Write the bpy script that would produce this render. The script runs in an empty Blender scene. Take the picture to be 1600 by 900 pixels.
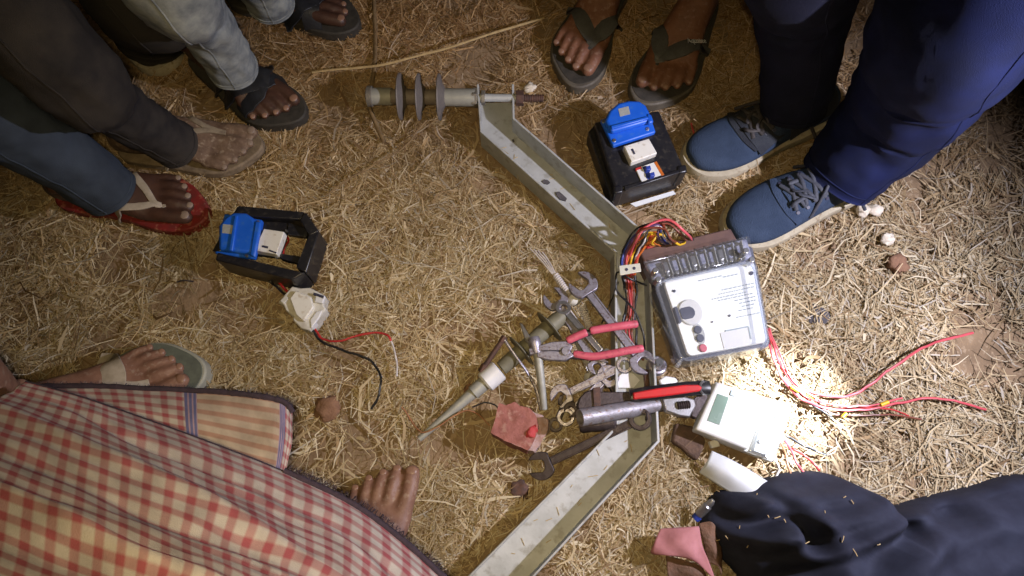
import bpy, bmesh, math, random
import numpy as np
from mathutils import Vector, Matrix, noise as mnoise
from mathutils.bvhtree import BVHTree
random.seed(7); RNG = np.random.default_rng(11)
R = math.radians
SC = bpy.context.scene
COL = SC.collection

# ------------------------------------------------------------------ camera
PITCH = R(20); FPX = 1000.0; CAMZ = 1.0
cam = bpy.data.cameras.new('camera'); cam.sensor_width = 36; cam.lens = FPX / 1600 * 36
cam.clip_start = 0.02; cam.clip_end = 500
camo = bpy.data.objects.new('camera', cam); COL.objects.link(camo)
camo.location = (0, 0, CAMZ); camo.rotation_euler = (PITCH, 0, 0)
SC.camera = camo

# ------------------------------------------------------------------ night sky
world = bpy.data.worlds.new("World"); SC.world = world; world.use_nodes = True
wn = world.node_tree.nodes; wl = world.node_tree.links
bg = wn['Background']
sky = wn.new('ShaderNodeTexSky'); sky.sky_type = 'NISHITA'; sky.sun_disc = False
sky.sun_elevation = R(-3); sky.sun_rotation = R(120)
wl.new(sky.outputs[0], bg.inputs[0]); bg.inputs[1].default_value = 0.06

SC.view_settings.view_transform = 'Standard'; SC.view_settings.look = 'None'
SC.view_settings.exposure = 0.0; SC.view_settings.gamma = 1.0

# ------------------------------------------------------------------ hand lamps
def W(px, py, z=0.0):
    dx, dy, dz = (px - 800) / FPX, (450 - py) / FPX, -1.0
    c, s = math.cos(PITCH), math.sin(PITCH)
    d = Vector((dx, dy * c - dz * s, dy * s + dz * c))
    return Vector((0, 0, CAMZ)) + d * ((z - CAMZ) / d.z)

def spot(name, loc, target, energy, color, angle, blend, radius):
    l = bpy.data.lights.new(name, 'SPOT'); l.energy = energy; l.color = color
    l.spot_size = R(angle); l.spot_blend = blend; l.shadow_soft_size = radius
    o = bpy.data.objects.new(name, l); COL.objects.link(o); o.location = loc
    o.rotation_euler = (Vector(target) - Vector(loc)).to_track_quat('-Z', 'Y').to_euler()
    return o
TORCH = Vector((0.78, 0.20, 0.70))
spot('torch_beam', TORCH, W(1216, 641), 290, (0.84, 0.90, 1.0), 17, 1.0, 0.010)
spot('torch_spill', TORCH + Vector((0, 0, 0.002)), W(1090, 550), 50, (0.86, 0.84, 1.0), 112, 0.9, 0.012)
# the warm lamp in the hand of the one who takes the picture
spot('phone_lamp', (-0.012, -0.012, 1.04), W(680, 490), 20, (1.0, 0.77, 0.40), 96, 1.0, 0.03)

# ------------------------------------------------------------------ materials
def mat(name, c1, c2=None, rough=0.6, metal=0.0, scale=40, bump=0.0, bscale=None, detail=4, spec=0.5, lo=0.35, hi=0.65, c3=None, s3=300):
    m = bpy.data.materials.new(name); m.use_nodes = True
    nt = m.node_tree; b = nt.nodes['Principled BSDF']; N = nt.nodes.new; L = nt.links.new
    b.inputs['Roughness'].default_value = rough; b.inputs['Metallic'].default_value = metal
    b.inputs['Specular IOR Level'].default_value = spec
    c2 = c2 or tuple(x * 0.8 for x in c1)
    tc = N('ShaderNodeTexCoord'); no = N('ShaderNodeTexNoise')
    no.inputs['Scale'].default_value = scale; no.inputs['Detail'].default_value = detail
    no.inputs['Roughness'].default_value = 0.65
    L(tc.outputs['Object'], no.inputs['Vector'])
    r = N('ShaderNodeValToRGB'); r.color_ramp.elements[0].position = lo; r.color_ramp.elements[1].position = hi
    r.color_ramp.elements[0].color = (*c1, 1); r.color_ramp.elements[1].color = (*c2, 1)
    L(no.outputs['Fac'], r.inputs[0]); out = r.outputs[0]
    if c3:
        n3 = N('ShaderNodeTexNoise'); n3.inputs['Scale'].default_value = s3; n3.inputs['Detail'].default_value = 3
        L(tc.outputs['Object'], n3.inputs['Vector'])
        r3 = N('ShaderNodeValToRGB'); r3.color_ramp.elements[0].position = 0.56; r3.color_ramp.elements[1].position = 0.68
        L(n3.outputs['Fac'], r3.inputs[0])
        mx = N('ShaderNodeMix'); mx.data_type = 'RGBA'
        L(r3.outputs[0], mx.inputs[0]); L(out, mx.inputs[6]); mx.inputs[7].default_value = (*c3, 1)
        out = mx.outputs[2]
    L(out, b.inputs['Base Color'])
    mr = N('ShaderNodeMapRange'); mr.inputs[3].default_value = max(0.05, rough - 0.1); mr.inputs[4].default_value = min(1, rough + 0.12)
    L(no.outputs['Fac'], mr.inputs[0]); L(mr.outputs[0], b.inputs['Roughness'])
    if bump:
        nb = N('ShaderNodeTexNoise'); nb.inputs['Scale'].default_value = bscale or scale * 4; nb.inputs['Detail'].default_value = 5
        L(tc.outputs['Object'], nb.inputs['Vector'])
        bp = N('ShaderNodeBump'); bp.inputs['Strength'].default_value = bump; bp.inputs['Distance'].default_value = 0.002
        L(nb.outputs['Fac'], bp.inputs['Height']); L(bp.outputs[0], b.inputs['Normal'])
    return m

def weave(name, c1, c2, scale, rough=0.85, bump=0.5, cs=30):
    m = mat(name, c1, c2, rough=rough, scale=cs, spec=0.25)
    nt = m.node_tree; b = nt.nodes['Principled BSDF']; N = nt.nodes.new; L = nt.links.new
    tc = N('ShaderNodeTexCoord'); w = N('ShaderNodeTexVoronoi'); w.inputs['Scale'].default_value = scale
    L(tc.outputs['Object'], w.inputs['Vector'])
    bp = N('ShaderNodeBump'); bp.inputs['Strength'].default_value = bump; bp.inputs['Distance'].default_value = 0.001
    L(w.outputs['Distance'], bp.inputs['Height']); L(bp.outputs[0], b.inputs['Normal'])
    return m

def clear_plastic(name, tint, gloss=0.12, haze=0.08):
    m = bpy.data.materials.new(name); m.use_nodes = True
    nt = m.node_tree; N = nt.nodes.new; L = nt.links.new
    for n in list(nt.nodes):
        if n.type != 'OUTPUT_MATERIAL': nt.nodes.remove(n)
    out = [n for n in nt.nodes if n.type == 'OUTPUT_MATERIAL'][0]
    tr = N('ShaderNodeBsdfTransparent'); tr.inputs[0].default_value = (*tint, 1)
    gl = N('ShaderNodeBsdfGlossy'); gl.inputs['Roughness'].default_value = gloss
    df = N('ShaderNodeBsdfDiffuse'); df.inputs[0].default_value = (0.66, 0.68, 0.72, 1)
    lw = N('ShaderNodeLayerWeight'); lw.inputs[0].default_value = 0.5; pw = N('ShaderNodeMath'); pw.operation = 'POWER'; pw.inputs[1].default_value = 3.5; L(lw.outputs['Facing'], pw.inputs[0])
    fr = N('ShaderNodeMath'); fr.operation = 'MULTIPLY_ADD'; fr.inputs[1].default_value = 0.6; fr.inputs[2].default_value = 0.045; L(pw.outputs[0], fr.inputs[0])
    m1 = N('ShaderNodeMixShader'); m1.inputs[0].default_value = haze; L(tr.outputs[0], m1.inputs[1]); L(df.outputs[0], m1.inputs[2])
    m2 = N('ShaderNodeMixShader'); L(fr.outputs[0], m2.inputs[0]); L(m1.outputs[0], m2.inputs[1]); L(gl.outputs[0], m2.inputs[2])
    L(m2.outputs[0], out.inputs[0])
    return m

M = {}
M['galv'] = mat('galvanised_steel', (0.44, 0.455, 0.46), (0.36, 0.37, 0.36), 0.55, 0.12, 22, 0.15, 220, c3=(0.30, 0.30, 0.28), s3=60)
M['galv_dark'] = mat('weathered_steel', (0.24, 0.22, 0.18), (0.15, 0.13, 0.11), 0.6, 0.4, 60, 0.3)
M['rust'] = mat('rusted_iron', (0.13, 0.065, 0.045), (0.07, 0.045, 0.04), 0.75, 0.3, 120, 0.4)
M['chrome'] = mat('worn_chrome', (0.60, 0.60, 0.61), (0.40, 0.38, 0.38), 0.3, 0.9, 90, 0.1)
M['tool_steel'] = mat('dull_tool_steel', (0.36, 0.345, 0.40), (0.24, 0.22, 0.26), 0.42, 0.55, 110, 0.2, c3=(0.17, 0.12, 0.11), s3=230)
M['tube'] = mat('scuffed_tube', (0.30, 0.29, 0.32), (0.21, 0.195, 0.21), 0.5, 0.45, 90, 0.3, c3=(0.2, 0.13, 0.1), s3=160)
M['black_steel'] = mat('blackened_steel', (0.075, 0.06, 0.062), (0.045, 0.032, 0.032), 0.5, 0.5, 120, 0.3)
M['shed'] = mat('insulator_rubber', (0.16, 0.14, 0.125), (0.12, 0.105, 0.095), 0.6, 0, 60)
M['core'] = mat('insulator_core', (0.15, 0.12, 0.10), (0.20, 0.17, 0.14), 0.6, 0, 80)
M['sleeve'] = mat('grey_sleeve', (0.36, 0.36, 0.32), (0.28, 0.28, 0.25), 0.55, 0.2, 60)
M['oldshed'] = mat('olive_rubber', (0.175, 0.165, 0.115), (0.13, 0.12, 0.08), 0.6, 0, 60)
M['white_band'] = mat('white_plastic_band', (0.72, 0.73, 0.76), (0.62, 0.62, 0.62), 0.45, 0, 40)
M['black_plastic'] = mat('black_plastic', (0.012, 0.012, 0.016), (0.02, 0.019, 0.02), 0.32, 0, 60, 0.05, c3=(0.04, 0.036, 0.032), s3=140)
M['blue_plastic'] = mat('blue_plastic', (0.012, 0.105, 0.60), (0.015, 0.12, 0.64), 0.38, 0, 40, c3=(0.03, 0.14, 0.58), s3=90)
M['white_plastic'] = mat('white_plastic', (0.74, 0.73, 0.68), (0.68, 0.66, 0.60), 0.4, 0, 30, c3=(0.55, 0.5, 0.42), s3=110)
M['dusty_white'] = mat('dusty_white_plastic', (0.62, 0.61, 0.56), (0.45, 0.42, 0.36), 0.6, 0, 60, 0.2)
M['meter_face'] = mat('meter_face', (0.86, 0.88, 0.86), (0.83, 0.86, 0.84), 0.45, 0, 20)
M['meter_white'] = mat('meter_white', (0.66, 0.67, 0.66), (0.62, 0.62, 0.61), 0.4, 0, 20)
M['print'] = mat('grey_print', (0.33, 0.40, 0.42), (0.28, 0.34, 0.36), 0.6)
M['dark_print'] = mat('dark_print', (0.03, 0.03, 0.06), (0.05, 0.05, 0.08), 0.5)
M['meter_base'] = mat('meter_base', (0.05, 0.055, 0.09), (0.08, 0.085, 0.12), 0.4, 0, 40)
M['terminal_brown'] = mat('terminal_brown', (0.14, 0.085, 0.07), (0.10, 0.06, 0.055), 0.4, 0, 50)
M['terminal_grey'] = mat('terminal_grey', (0.13, 0.14, 0.21), (0.30, 0.31, 0.40), 0.4, 0, 90)
M['lcd'] = mat('lcd_glass', (0.15, 0.23, 0.18), (0.18, 0.26, 0.21), 0.25, 0, 12)
M['silver_label'] = mat('silver_label', (0.45, 0.46, 0.44), (0.36, 0.37, 0.36), 0.5, 0.2, 300)
M['screw'] = mat('bright_screw', (0.65, 0.65, 0.66), (0.5, 0.5, 0.5), 0.3, 0.9, 200)
M['brass_tab'] = mat('pale_bracket', (0.66, 0.66, 0.56), (0.56, 0.55, 0.45), 0.45, 0.3, 90)
for n_, c_ in dict(red=(0.50, 0.035, 0.035), black=(0.012, 0.012, 0.014), yellow=(0.70, 0.42, 0.02), blue=(0.03, 0.06, 0.35),
                   brown=(0.20, 0.05, 0.025), orange=(0.55, 0.14, 0.02), white=(0.65, 0.60, 0.58), copper=(0.36, 0.17, 0.08),
                   pinkred=(0.62, 0.09, 0.11), purple=(0.10, 0.05, 0.14)).items():
    M['w_' + n_] = mat(n_ + '_wire', c_, tuple(x * 0.75 for x in c_), 0.42, 0, 60)
M['grip_pink'] = mat('pink_rubber_grip', (0.56, 0.10, 0.15), (0.47, 0.075, 0.11), 0.5, 0, 60, c3=(0.34, 0.06, 0.08), s3=150)
M['grip_red'] = mat('red_grip', (0.55, 0.02, 0.025), (0.45, 0.018, 0.02), 0.4, 0, 60)
M['clay'] = mat('red_clay', (0.33, 0.125, 0.10), (0.24, 0.085, 0.07), 0.85, 0, 70, 0.5, c3=(0.38, 0.20, 0.16), s3=90)
M['clay_bright'] = mat('fresh_red_chip', (0.50, 0.05, 0.06), (0.40, 0.05, 0.05), 0.7, 0, 120, 0.4)
M['clay_pale'] = mat('pale_mortar', (0.42, 0.32, 0.33), (0.34, 0.2, 0.16), 0.85, 0, 90, 0.5)
M['pink_paper'] = mat('pink_paper', (0.44, 0.18, 0.19), (0.36, 0.14, 0.14), 0.75, 0, 40, 0.2)
M['brown_pouch'] = mat('brown_pouch', (0.11, 0.06, 0.035), (0.17, 0.085, 0.05), 0.75, 0, 60, 0.8)
M['paper'] = mat('pale_paper', (0.66, 0.69, 0.72), (0.60, 0.63, 0.66), 0.6, 0, 30)
M['pebble'] = mat('pale_pebble', (0.68, 0.62, 0.52), (0.55, 0.48, 0.38), 0.85, 0, 120, 0.4)
M['clod'] = mat('reddish_clod', (0.24, 0.13, 0.075), (0.19, 0.10, 0.06), 0.95, 0, 90, 0.6)
M['darkclod'] = mat('dark_clod', (0.09, 0.08, 0.085), (0.06, 0.055, 0.06), 0.95, 0, 90, 0.6)
M['stalk'] = mat('dry_stalk', (0.50, 0.37, 0.18), (0.36, 0.25, 0.11), 0.8, 0, 90)
M['twig'] = mat('brown_twig', (0.24, 0.16, 0.075), (0.17, 0.11, 0.05), 0.85, 0, 90)
M['skin_dark'] = mat('dark_skin', (0.078, 0.036, 0.022), (0.052, 0.024, 0.016), 0.5, 0, 45, 0.25, 260)
M['skin_mid'] = mat('brown_skin', (0.215, 0.098, 0.055), (0.15, 0.062, 0.034), 0.5, 0, 45, 0.4, 150, c3=(0.245, 0.14, 0.095), s3=120)
M['skin_dusty'] = mat('dusty_skin', (0.20, 0.13, 0.085), (0.10, 0.058, 0.036), 0.75, 0, 50, 0.4, 260, c3=(0.27, 0.20, 0.14), s3=130)
M['skin_foot'] = mat('bare_foot_skin', (0.25, 0.135, 0.09), (0.18, 0.088, 0.058), 0.55, 0, 45, 0.4, 150, c3=(0.29, 0.19, 0.14), s3=120)
M['nail'] = mat('toenail', (0.26, 0.145, 0.095), (0.21, 0.11, 0.07), 0.4, 0, 90)
M['nail_pale'] = mat('dusty_toenail', (0.27, 0.20, 0.15), (0.20, 0.14, 0.10), 0.5, 0, 90)
M['jeans_light'] = weave('washed_denim', (0.36, 0.385, 0.37), (0.16, 0.18, 0.20), 900, cs=26)
M['pants_dark'] = weave('charcoal_cloth', (0.020, 0.018, 0.019), (0.045, 0.039, 0.034), 900, cs=16)
M['pants_black'] = weave('dark_brown_cloth', (0.035, 0.03, 0.024), (0.022, 0.02, 0.018), 900, cs=16)
M['pants_navy'] = weave('navy_cloth', (0.010, 0.011, 0.028), (0.007, 0.008, 0.018), 1000, cs=16)
M['pants_navy_lit'] = weave('navy_cloth_lit', (0.005, 0.0095, 0.052), (0.004, 0.0062, 0.024), 1000, cs=10)  # bluer copy of the navy cloth, torchlight put into the colour
M['pants_pale'] = weave('pale_blue_cloth', (0.055, 0.072, 0.10), (0.035, 0.045, 0.062), 1000, cs=10)
M['cloth_navy'] = weave('dark_navy_garment', (0.024, 0.027, 0.045), (0.015, 0.016, 0.028), 1200, cs=22, bump=0.35)
M['sandal_black'] = mat('black_leather', (0.022, 0.024, 0.03), (0.012, 0.012, 0.014), 0.45, 0, 60, 0.2)
M['sole_dark'] = mat('dark_rubber_sole', (0.03, 0.027, 0.022), (0.05, 0.043, 0.034), 0.7, 0, 60, 0.3)
M['sole_tan'] = mat('dusty_tan_sole', (0.25, 0.19, 0.125), (0.15, 0.11, 0.07), 0.8, 0, 60, 0.3)
M['strap_dust'] = mat('dusty_strap', (0.27, 0.22, 0.15), (0.17, 0.13, 0.09), 0.8, 0, 70, 0.3)
M['sole_red'] = mat('red_rubber_sole', (0.23, 0.020, 0.018), (0.15, 0.022, 0.018), 0.6, 0, 50, 0.1, c3=(0.35, 0.12, 0.08), s3=90)
M['sole_grey'] = mat('grey_green_sole', (0.13, 0.15, 0.12), (0.09, 0.10, 0.085), 0.65, 0, 50, 0.2)
M['sole_edge'] = mat('pale_grey_edge', (0.33, 0.33, 0.27), (0.28, 0.28, 0.23), 0.6, 0, 60)
M['strap_beige'] = mat('beige_strap', (0.44, 0.38, 0.30), (0.33, 0.28, 0.21), 0.65, 0, 60, 0.2)
M['flop_grey'] = mat('grey_brown_rubber', (0.115, 0.098, 0.072), (0.08, 0.068, 0.052), 0.65, 0, 60, 0.2)
M['strap_grey'] = mat('dark_grey_strap', (0.075, 0.075, 0.07), (0.055, 0.053, 0.05), 0.55, 0, 70, 0.2)
M['letter'] = mat('white_lettering', (0.72, 0.72, 0.70), (0.66, 0.66, 0.64), 0.5)
M['shoe_blue'] = weave('blue_knit', (0.036, 0.056, 0.100), (0.025, 0.040, 0.074), 520, cs=25, bump=0.8)
M['shoe_shaded'] = weave('dark_shaded_knit', (0.03, 0.034, 0.042), (0.02, 0.022, 0.03), 520, cs=25, bump=0.8)
M['lace_dark'] = mat('dark_lace', (0.05, 0.055, 0.075), (0.035, 0.038, 0.05), 0.7, 0, 200, 0.3)
M['lace_brown'] = mat('brown_black_lace', (0.05, 0.042, 0.04), (0.03, 0.026, 0.026), 0.7, 0, 200, 0.3)
M['shoe_sole'] = mat('cream_sole', (0.46, 0.41, 0.30), (0.36, 0.31, 0.22), 0.7, 0, 50, 0.2, c3=(0.26, 0.20, 0.13), s3=120)
M['fringe'] = mat('dark_hem_and_shade', (0.03, 0.02, 0.03), (0.05, 0.032, 0.045), 0.9, 0, 200, 0.5)
M['clear'] = clear_plastic('clear_cover', (0.98, 0.985, 0.99), 0.10, 0.035)
M['clear_frost'] = clear_plastic('frosted_cover', (0.80, 0.83, 0.90), 0.15, 0.12)

# ------------------------------------------------------------------ mesh builder
class MB:
    def __init__(s): s.v = []; s.f = []
    def add(s, vs, fs):
        o = len(s.v); s.v += [tuple(p) for p in vs]; s.f += [tuple(i + o for i in f) for f in fs]; return o
    def prism(s, top, bot):
        n = len(top)
        s.add(list(top) + list(bot), [tuple(range(n)), tuple(range(2 * n - 1, n - 1, -1))] +
              [(i, n + i, n + (i + 1) % n, (i + 1) % n) for i in range(n)])
    def box(s, Mx, sx, sy, z0, z1):
        c = [(-sx/2, -sy/2), (sx/2, -sy/2), (sx/2, sy/2), (-sx/2, sy/2)]
        s.prism([Mx @ Vector((x, y, z1)) for x, y in c], [Mx @ Vector((x, y, z0)) for x, y in c])
    def loft(s, rings, cap=True):
        n = len(rings[0]); vs = [p for r in rings for p in r]; fs = []
        for a in range(len(rings) - 1):
            for i in range(n):
                j = (i + 1) % n
                fs.append((a*n+i, a*n+j, (a+1)*n+j, (a+1)*n+i))
        if cap:
            fs.append(tuple(range(n - 1, -1, -1))); k = (len(rings) - 1) * n; fs.append(tuple(range(k, k + n)))
        s.add(vs, fs)
    def tube(s, pts, r, n=8, cap=True, flat=1.0, up=None):
        pts = [Vector(p) for p in pts]; rs = r if isinstance(r, (list, tuple)) else [r] * len(pts)
        rings = []; prev = None
        for i, p in enumerate(pts):
            t = (pts[min(i + 1, len(pts) - 1)] - pts[max(i - 1, 0)])
            t = t.normalized() if t.length > 1e-9 else Vector((0, 0, 1))
            ref = up or (prev if prev is not None else (Vector((0, 0, 1)) if abs(t.z) < 0.9 else Vector((1, 0, 0))))
            b = ref - t * ref.dot(t)
            b = b.normalized() if b.length > 1e-6 else t.orthogonal().normalized()
            if up is None: prev = b
            a = t.cross(b)
            rings.append([p + (a * math.cos(q) + b * math.sin(q) * flat) * rs[i] for q in [2*math.pi*k/n for k in range(n)]])
        s.loft(rings, cap)
    def lathe(s, p0, p1, prof, n=24, cap=True):
        p0, p1 = Vector(p0), Vector(p1); ax = (p1 - p0).normalized(); a = ax.orthogonal().normalized(); b = ax.cross(a)
        s.loft([[p0 + ax * x + (a * math.cos(q) + b * math.sin(q)) * max(r, 1e-4) for q in [2*math.pi*k/n for k in range(n)]] for x, r in prof], cap)
    def ellipsoid(s, Mx, rx, ry, rz, nu=14, nv=8):
        rings = []
        for j in range(nv + 1):
            t = -math.pi/2 + math.pi * j / nv; c = max(math.cos(t), 1e-3)
            rings.append([Mx @ Vector((rx*c*math.cos(q), ry*c*math.sin(q), rz*math.sin(t))) for q in [2*math.pi*k/nu for k in range(nu)]])
        s.loft(rings)
    def grid(s, P):
        n, m = len(P), len(P[0])
        s.add([p for r in P for p in r], [(i*m+j, i*m+j+1, (i+1)*m+j+1, (i+1)*m+j) for i in range(n-1) for j in range(m-1)])
    def mesh(s, name, recalc=True):
        me = bpy.data.meshes.new(name); me.from_pydata(s.v, [], s.f); me.validate()
        if recalc:
            bm = bmesh.new(); bm.from_mesh(me); bmesh.ops.recalc_face_normals(bm, faces=bm.faces); bm.to_mesh(me); bm.free()
        return me

def place(name, me, material, parent=None, smooth=35, bevel=0.0, seg=2, kind=None):
    co = np.empty(len(me.vertices) * 3, np.float32); me.vertices.foreach_get('co', co); co = co.reshape(-1, 3)
    lo, hi = co.min(0), co.max(0); c = Vector(((lo[0]+hi[0])/2, (lo[1]+hi[1])/2, lo[2]))
    me.transform(Matrix.Translation(-c))
    o = bpy.data.objects.new(name, me); COL.objects.link(o)
    w = c.copy()
    if parent is not None:
        o.parent = parent; pw = parent.location.copy(); q = parent.parent
        while q is not None: pw += q.location; q = q.parent
        w = c - pw
    o.location = w
    if material: me.materials.append(material)
    if smooth:
        me.shade_smooth(); me.set_sharp_from_angle(angle=R(smooth))
    if bevel:
        b = o.modifiers.new('bevel', 'BEVEL'); b.width = bevel; b.segments = seg; b.limit_method = 'ANGLE'; b.angle_limit = R(38)
        b.use_clamp_overlap = True
    if kind: o['kind'] = kind
    return o
def part(name, mb, material, parent=None, **k): return place(name, mb.mesh(name), material, parent, **k)
def tag(o, label, cat, group=None):
    o['label'] = label; o['category'] = cat
    if group: o['group'] = group
    return o
def thing(name, loc, label, cat, group=None):
    o = bpy.data.objects.new(name, None); COL.objects.link(o); o.location = (loc[0], loc[1], 0); o.empty_display_size = 0.03
    return tag(o, label, cat, group)

def PX(pts, z): return [W(p[0], p[1], p[2] if len(p) > 2 else z) for p in pts]
def slab(name, pts, z1, z0, material, parent=None, bevel=0.001, **k):
    """an upright solid whose top outline has these corners"""
    t = PX(pts, z1); mb = MB()
    mb.prism(t, [Vector((p.x, p.y, z0 + (p.z - z1))) for p in t])
    return part(name, mb, material, parent, bevel=bevel, **k)
def crom(P, sub=6):
    P = [Vector(p) for p in P]; out = []
    for i in range(len(P) - 1):
        a, b, c, d = P[max(i-1, 0)], P[i], P[i+1], P[min(i+2, len(P)-1)]
        for k in range(sub):
            t = k / sub
            out.append(0.5*((2*b)+(c-a)*t+(2*a-5*b+4*c-d)*t*t+(3*b-a-3*c+d)*t**3))
    out.append(P[-1]); return out
def wire(name, pxz, r, material, parent=None, sub=6, n=6):
    C_ = crom([W(*p) for p in pxz], sub)
    if r < .0022:
        for i in range(1, len(C_)-1): C_[i] = C_[i] + Vector((mnoise.noise(C_[i]*60), mnoise.noise(C_[i]*60 + Vector((9, 0, 0))), .5*mnoise.noise(C_[i]*60 + Vector((0, 9, 0)))))*.0018
    mb = MB(); mb.tube(C_, r, n); return part(name, mb, material, parent, smooth=60)
def frame(p0, p1, up=(0, 0, 1)):
    p0, p1 = Vector(p0), Vector(p1); x = (p1 - p0).normalized(); y = Vector(up).cross(x).normalized(); z = x.cross(y)
    return Matrix(((x.x, y.x, z.x, p0.x), (x.y, y.y, z.y, p0.y), (x.z, y.z, z.z, p0.z), (0, 0, 0, 1))), (p1 - p0).length
def disc(c, r, n=16): return [(c[0] + r*math.cos(2*math.pi*k/n), c[1] + r*math.sin(2*math.pi*k/n)) for k in range(n)]
def remesh(mb, voxel, it=5):
    me = mb.mesh('tmp'); o = bpy.data.objects.new('tmp', me); COL.objects.link(o)
    m = o.modifiers.new('r', 'REMESH'); m.mode = 'VOXEL'; m.voxel_size = voxel; m.use_smooth_shade = True
    s = o.modifiers.new('s', 'SMOOTH'); s.factor = 0.5; s.iterations = it
    dg = bpy.context.evaluated_depsgraph_get()
    r = bpy.data.meshes.new_from_object(o.evaluated_get(dg)); bpy.data.objects.remove(o); bpy.data.meshes.remove(me)
    r.materials.clear()
    return r

# ================================================================== ground
CH_L = PX([(745, 138), (750, 206), (960, 394), (962, 666), (690, 942)], 0.055)
CH_R = PX([(803, 138), (804, 184), (1014, 368), (1031, 690), (790, 950)], 0.055)
def ground_h(x, y):
    return 0.006 * mnoise.noise(Vector((x*4, y*4, 0))) + 0.003 * mnoise.noise(Vector((x*13, y*13, 5)))
mb = MB()
gx = np.concatenate([[-60, -20, -8, -4], np.linspace(-2, 2, 90), [4, 8, 20, 60]])
gy = np.concatenate([[-60, -20, -8, -3], np.linspace(-1, 2, 70), [4, 8, 20, 60]])
mb.grid([[Vector((x, y, ground_h(x, y) - 0.006)) for y in gy] for x in gx])
M['soil'] = mat('straw_strewn_soil', (0.18, 0.12, 0.068), (0.28, 0.19, 0.11), 0.95, 0, 22, 1.0, 120, c3=(0.33, 0.24, 0.15), s3=110)
g = part('ground', mb, M['soil'], kind='structure')

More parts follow.
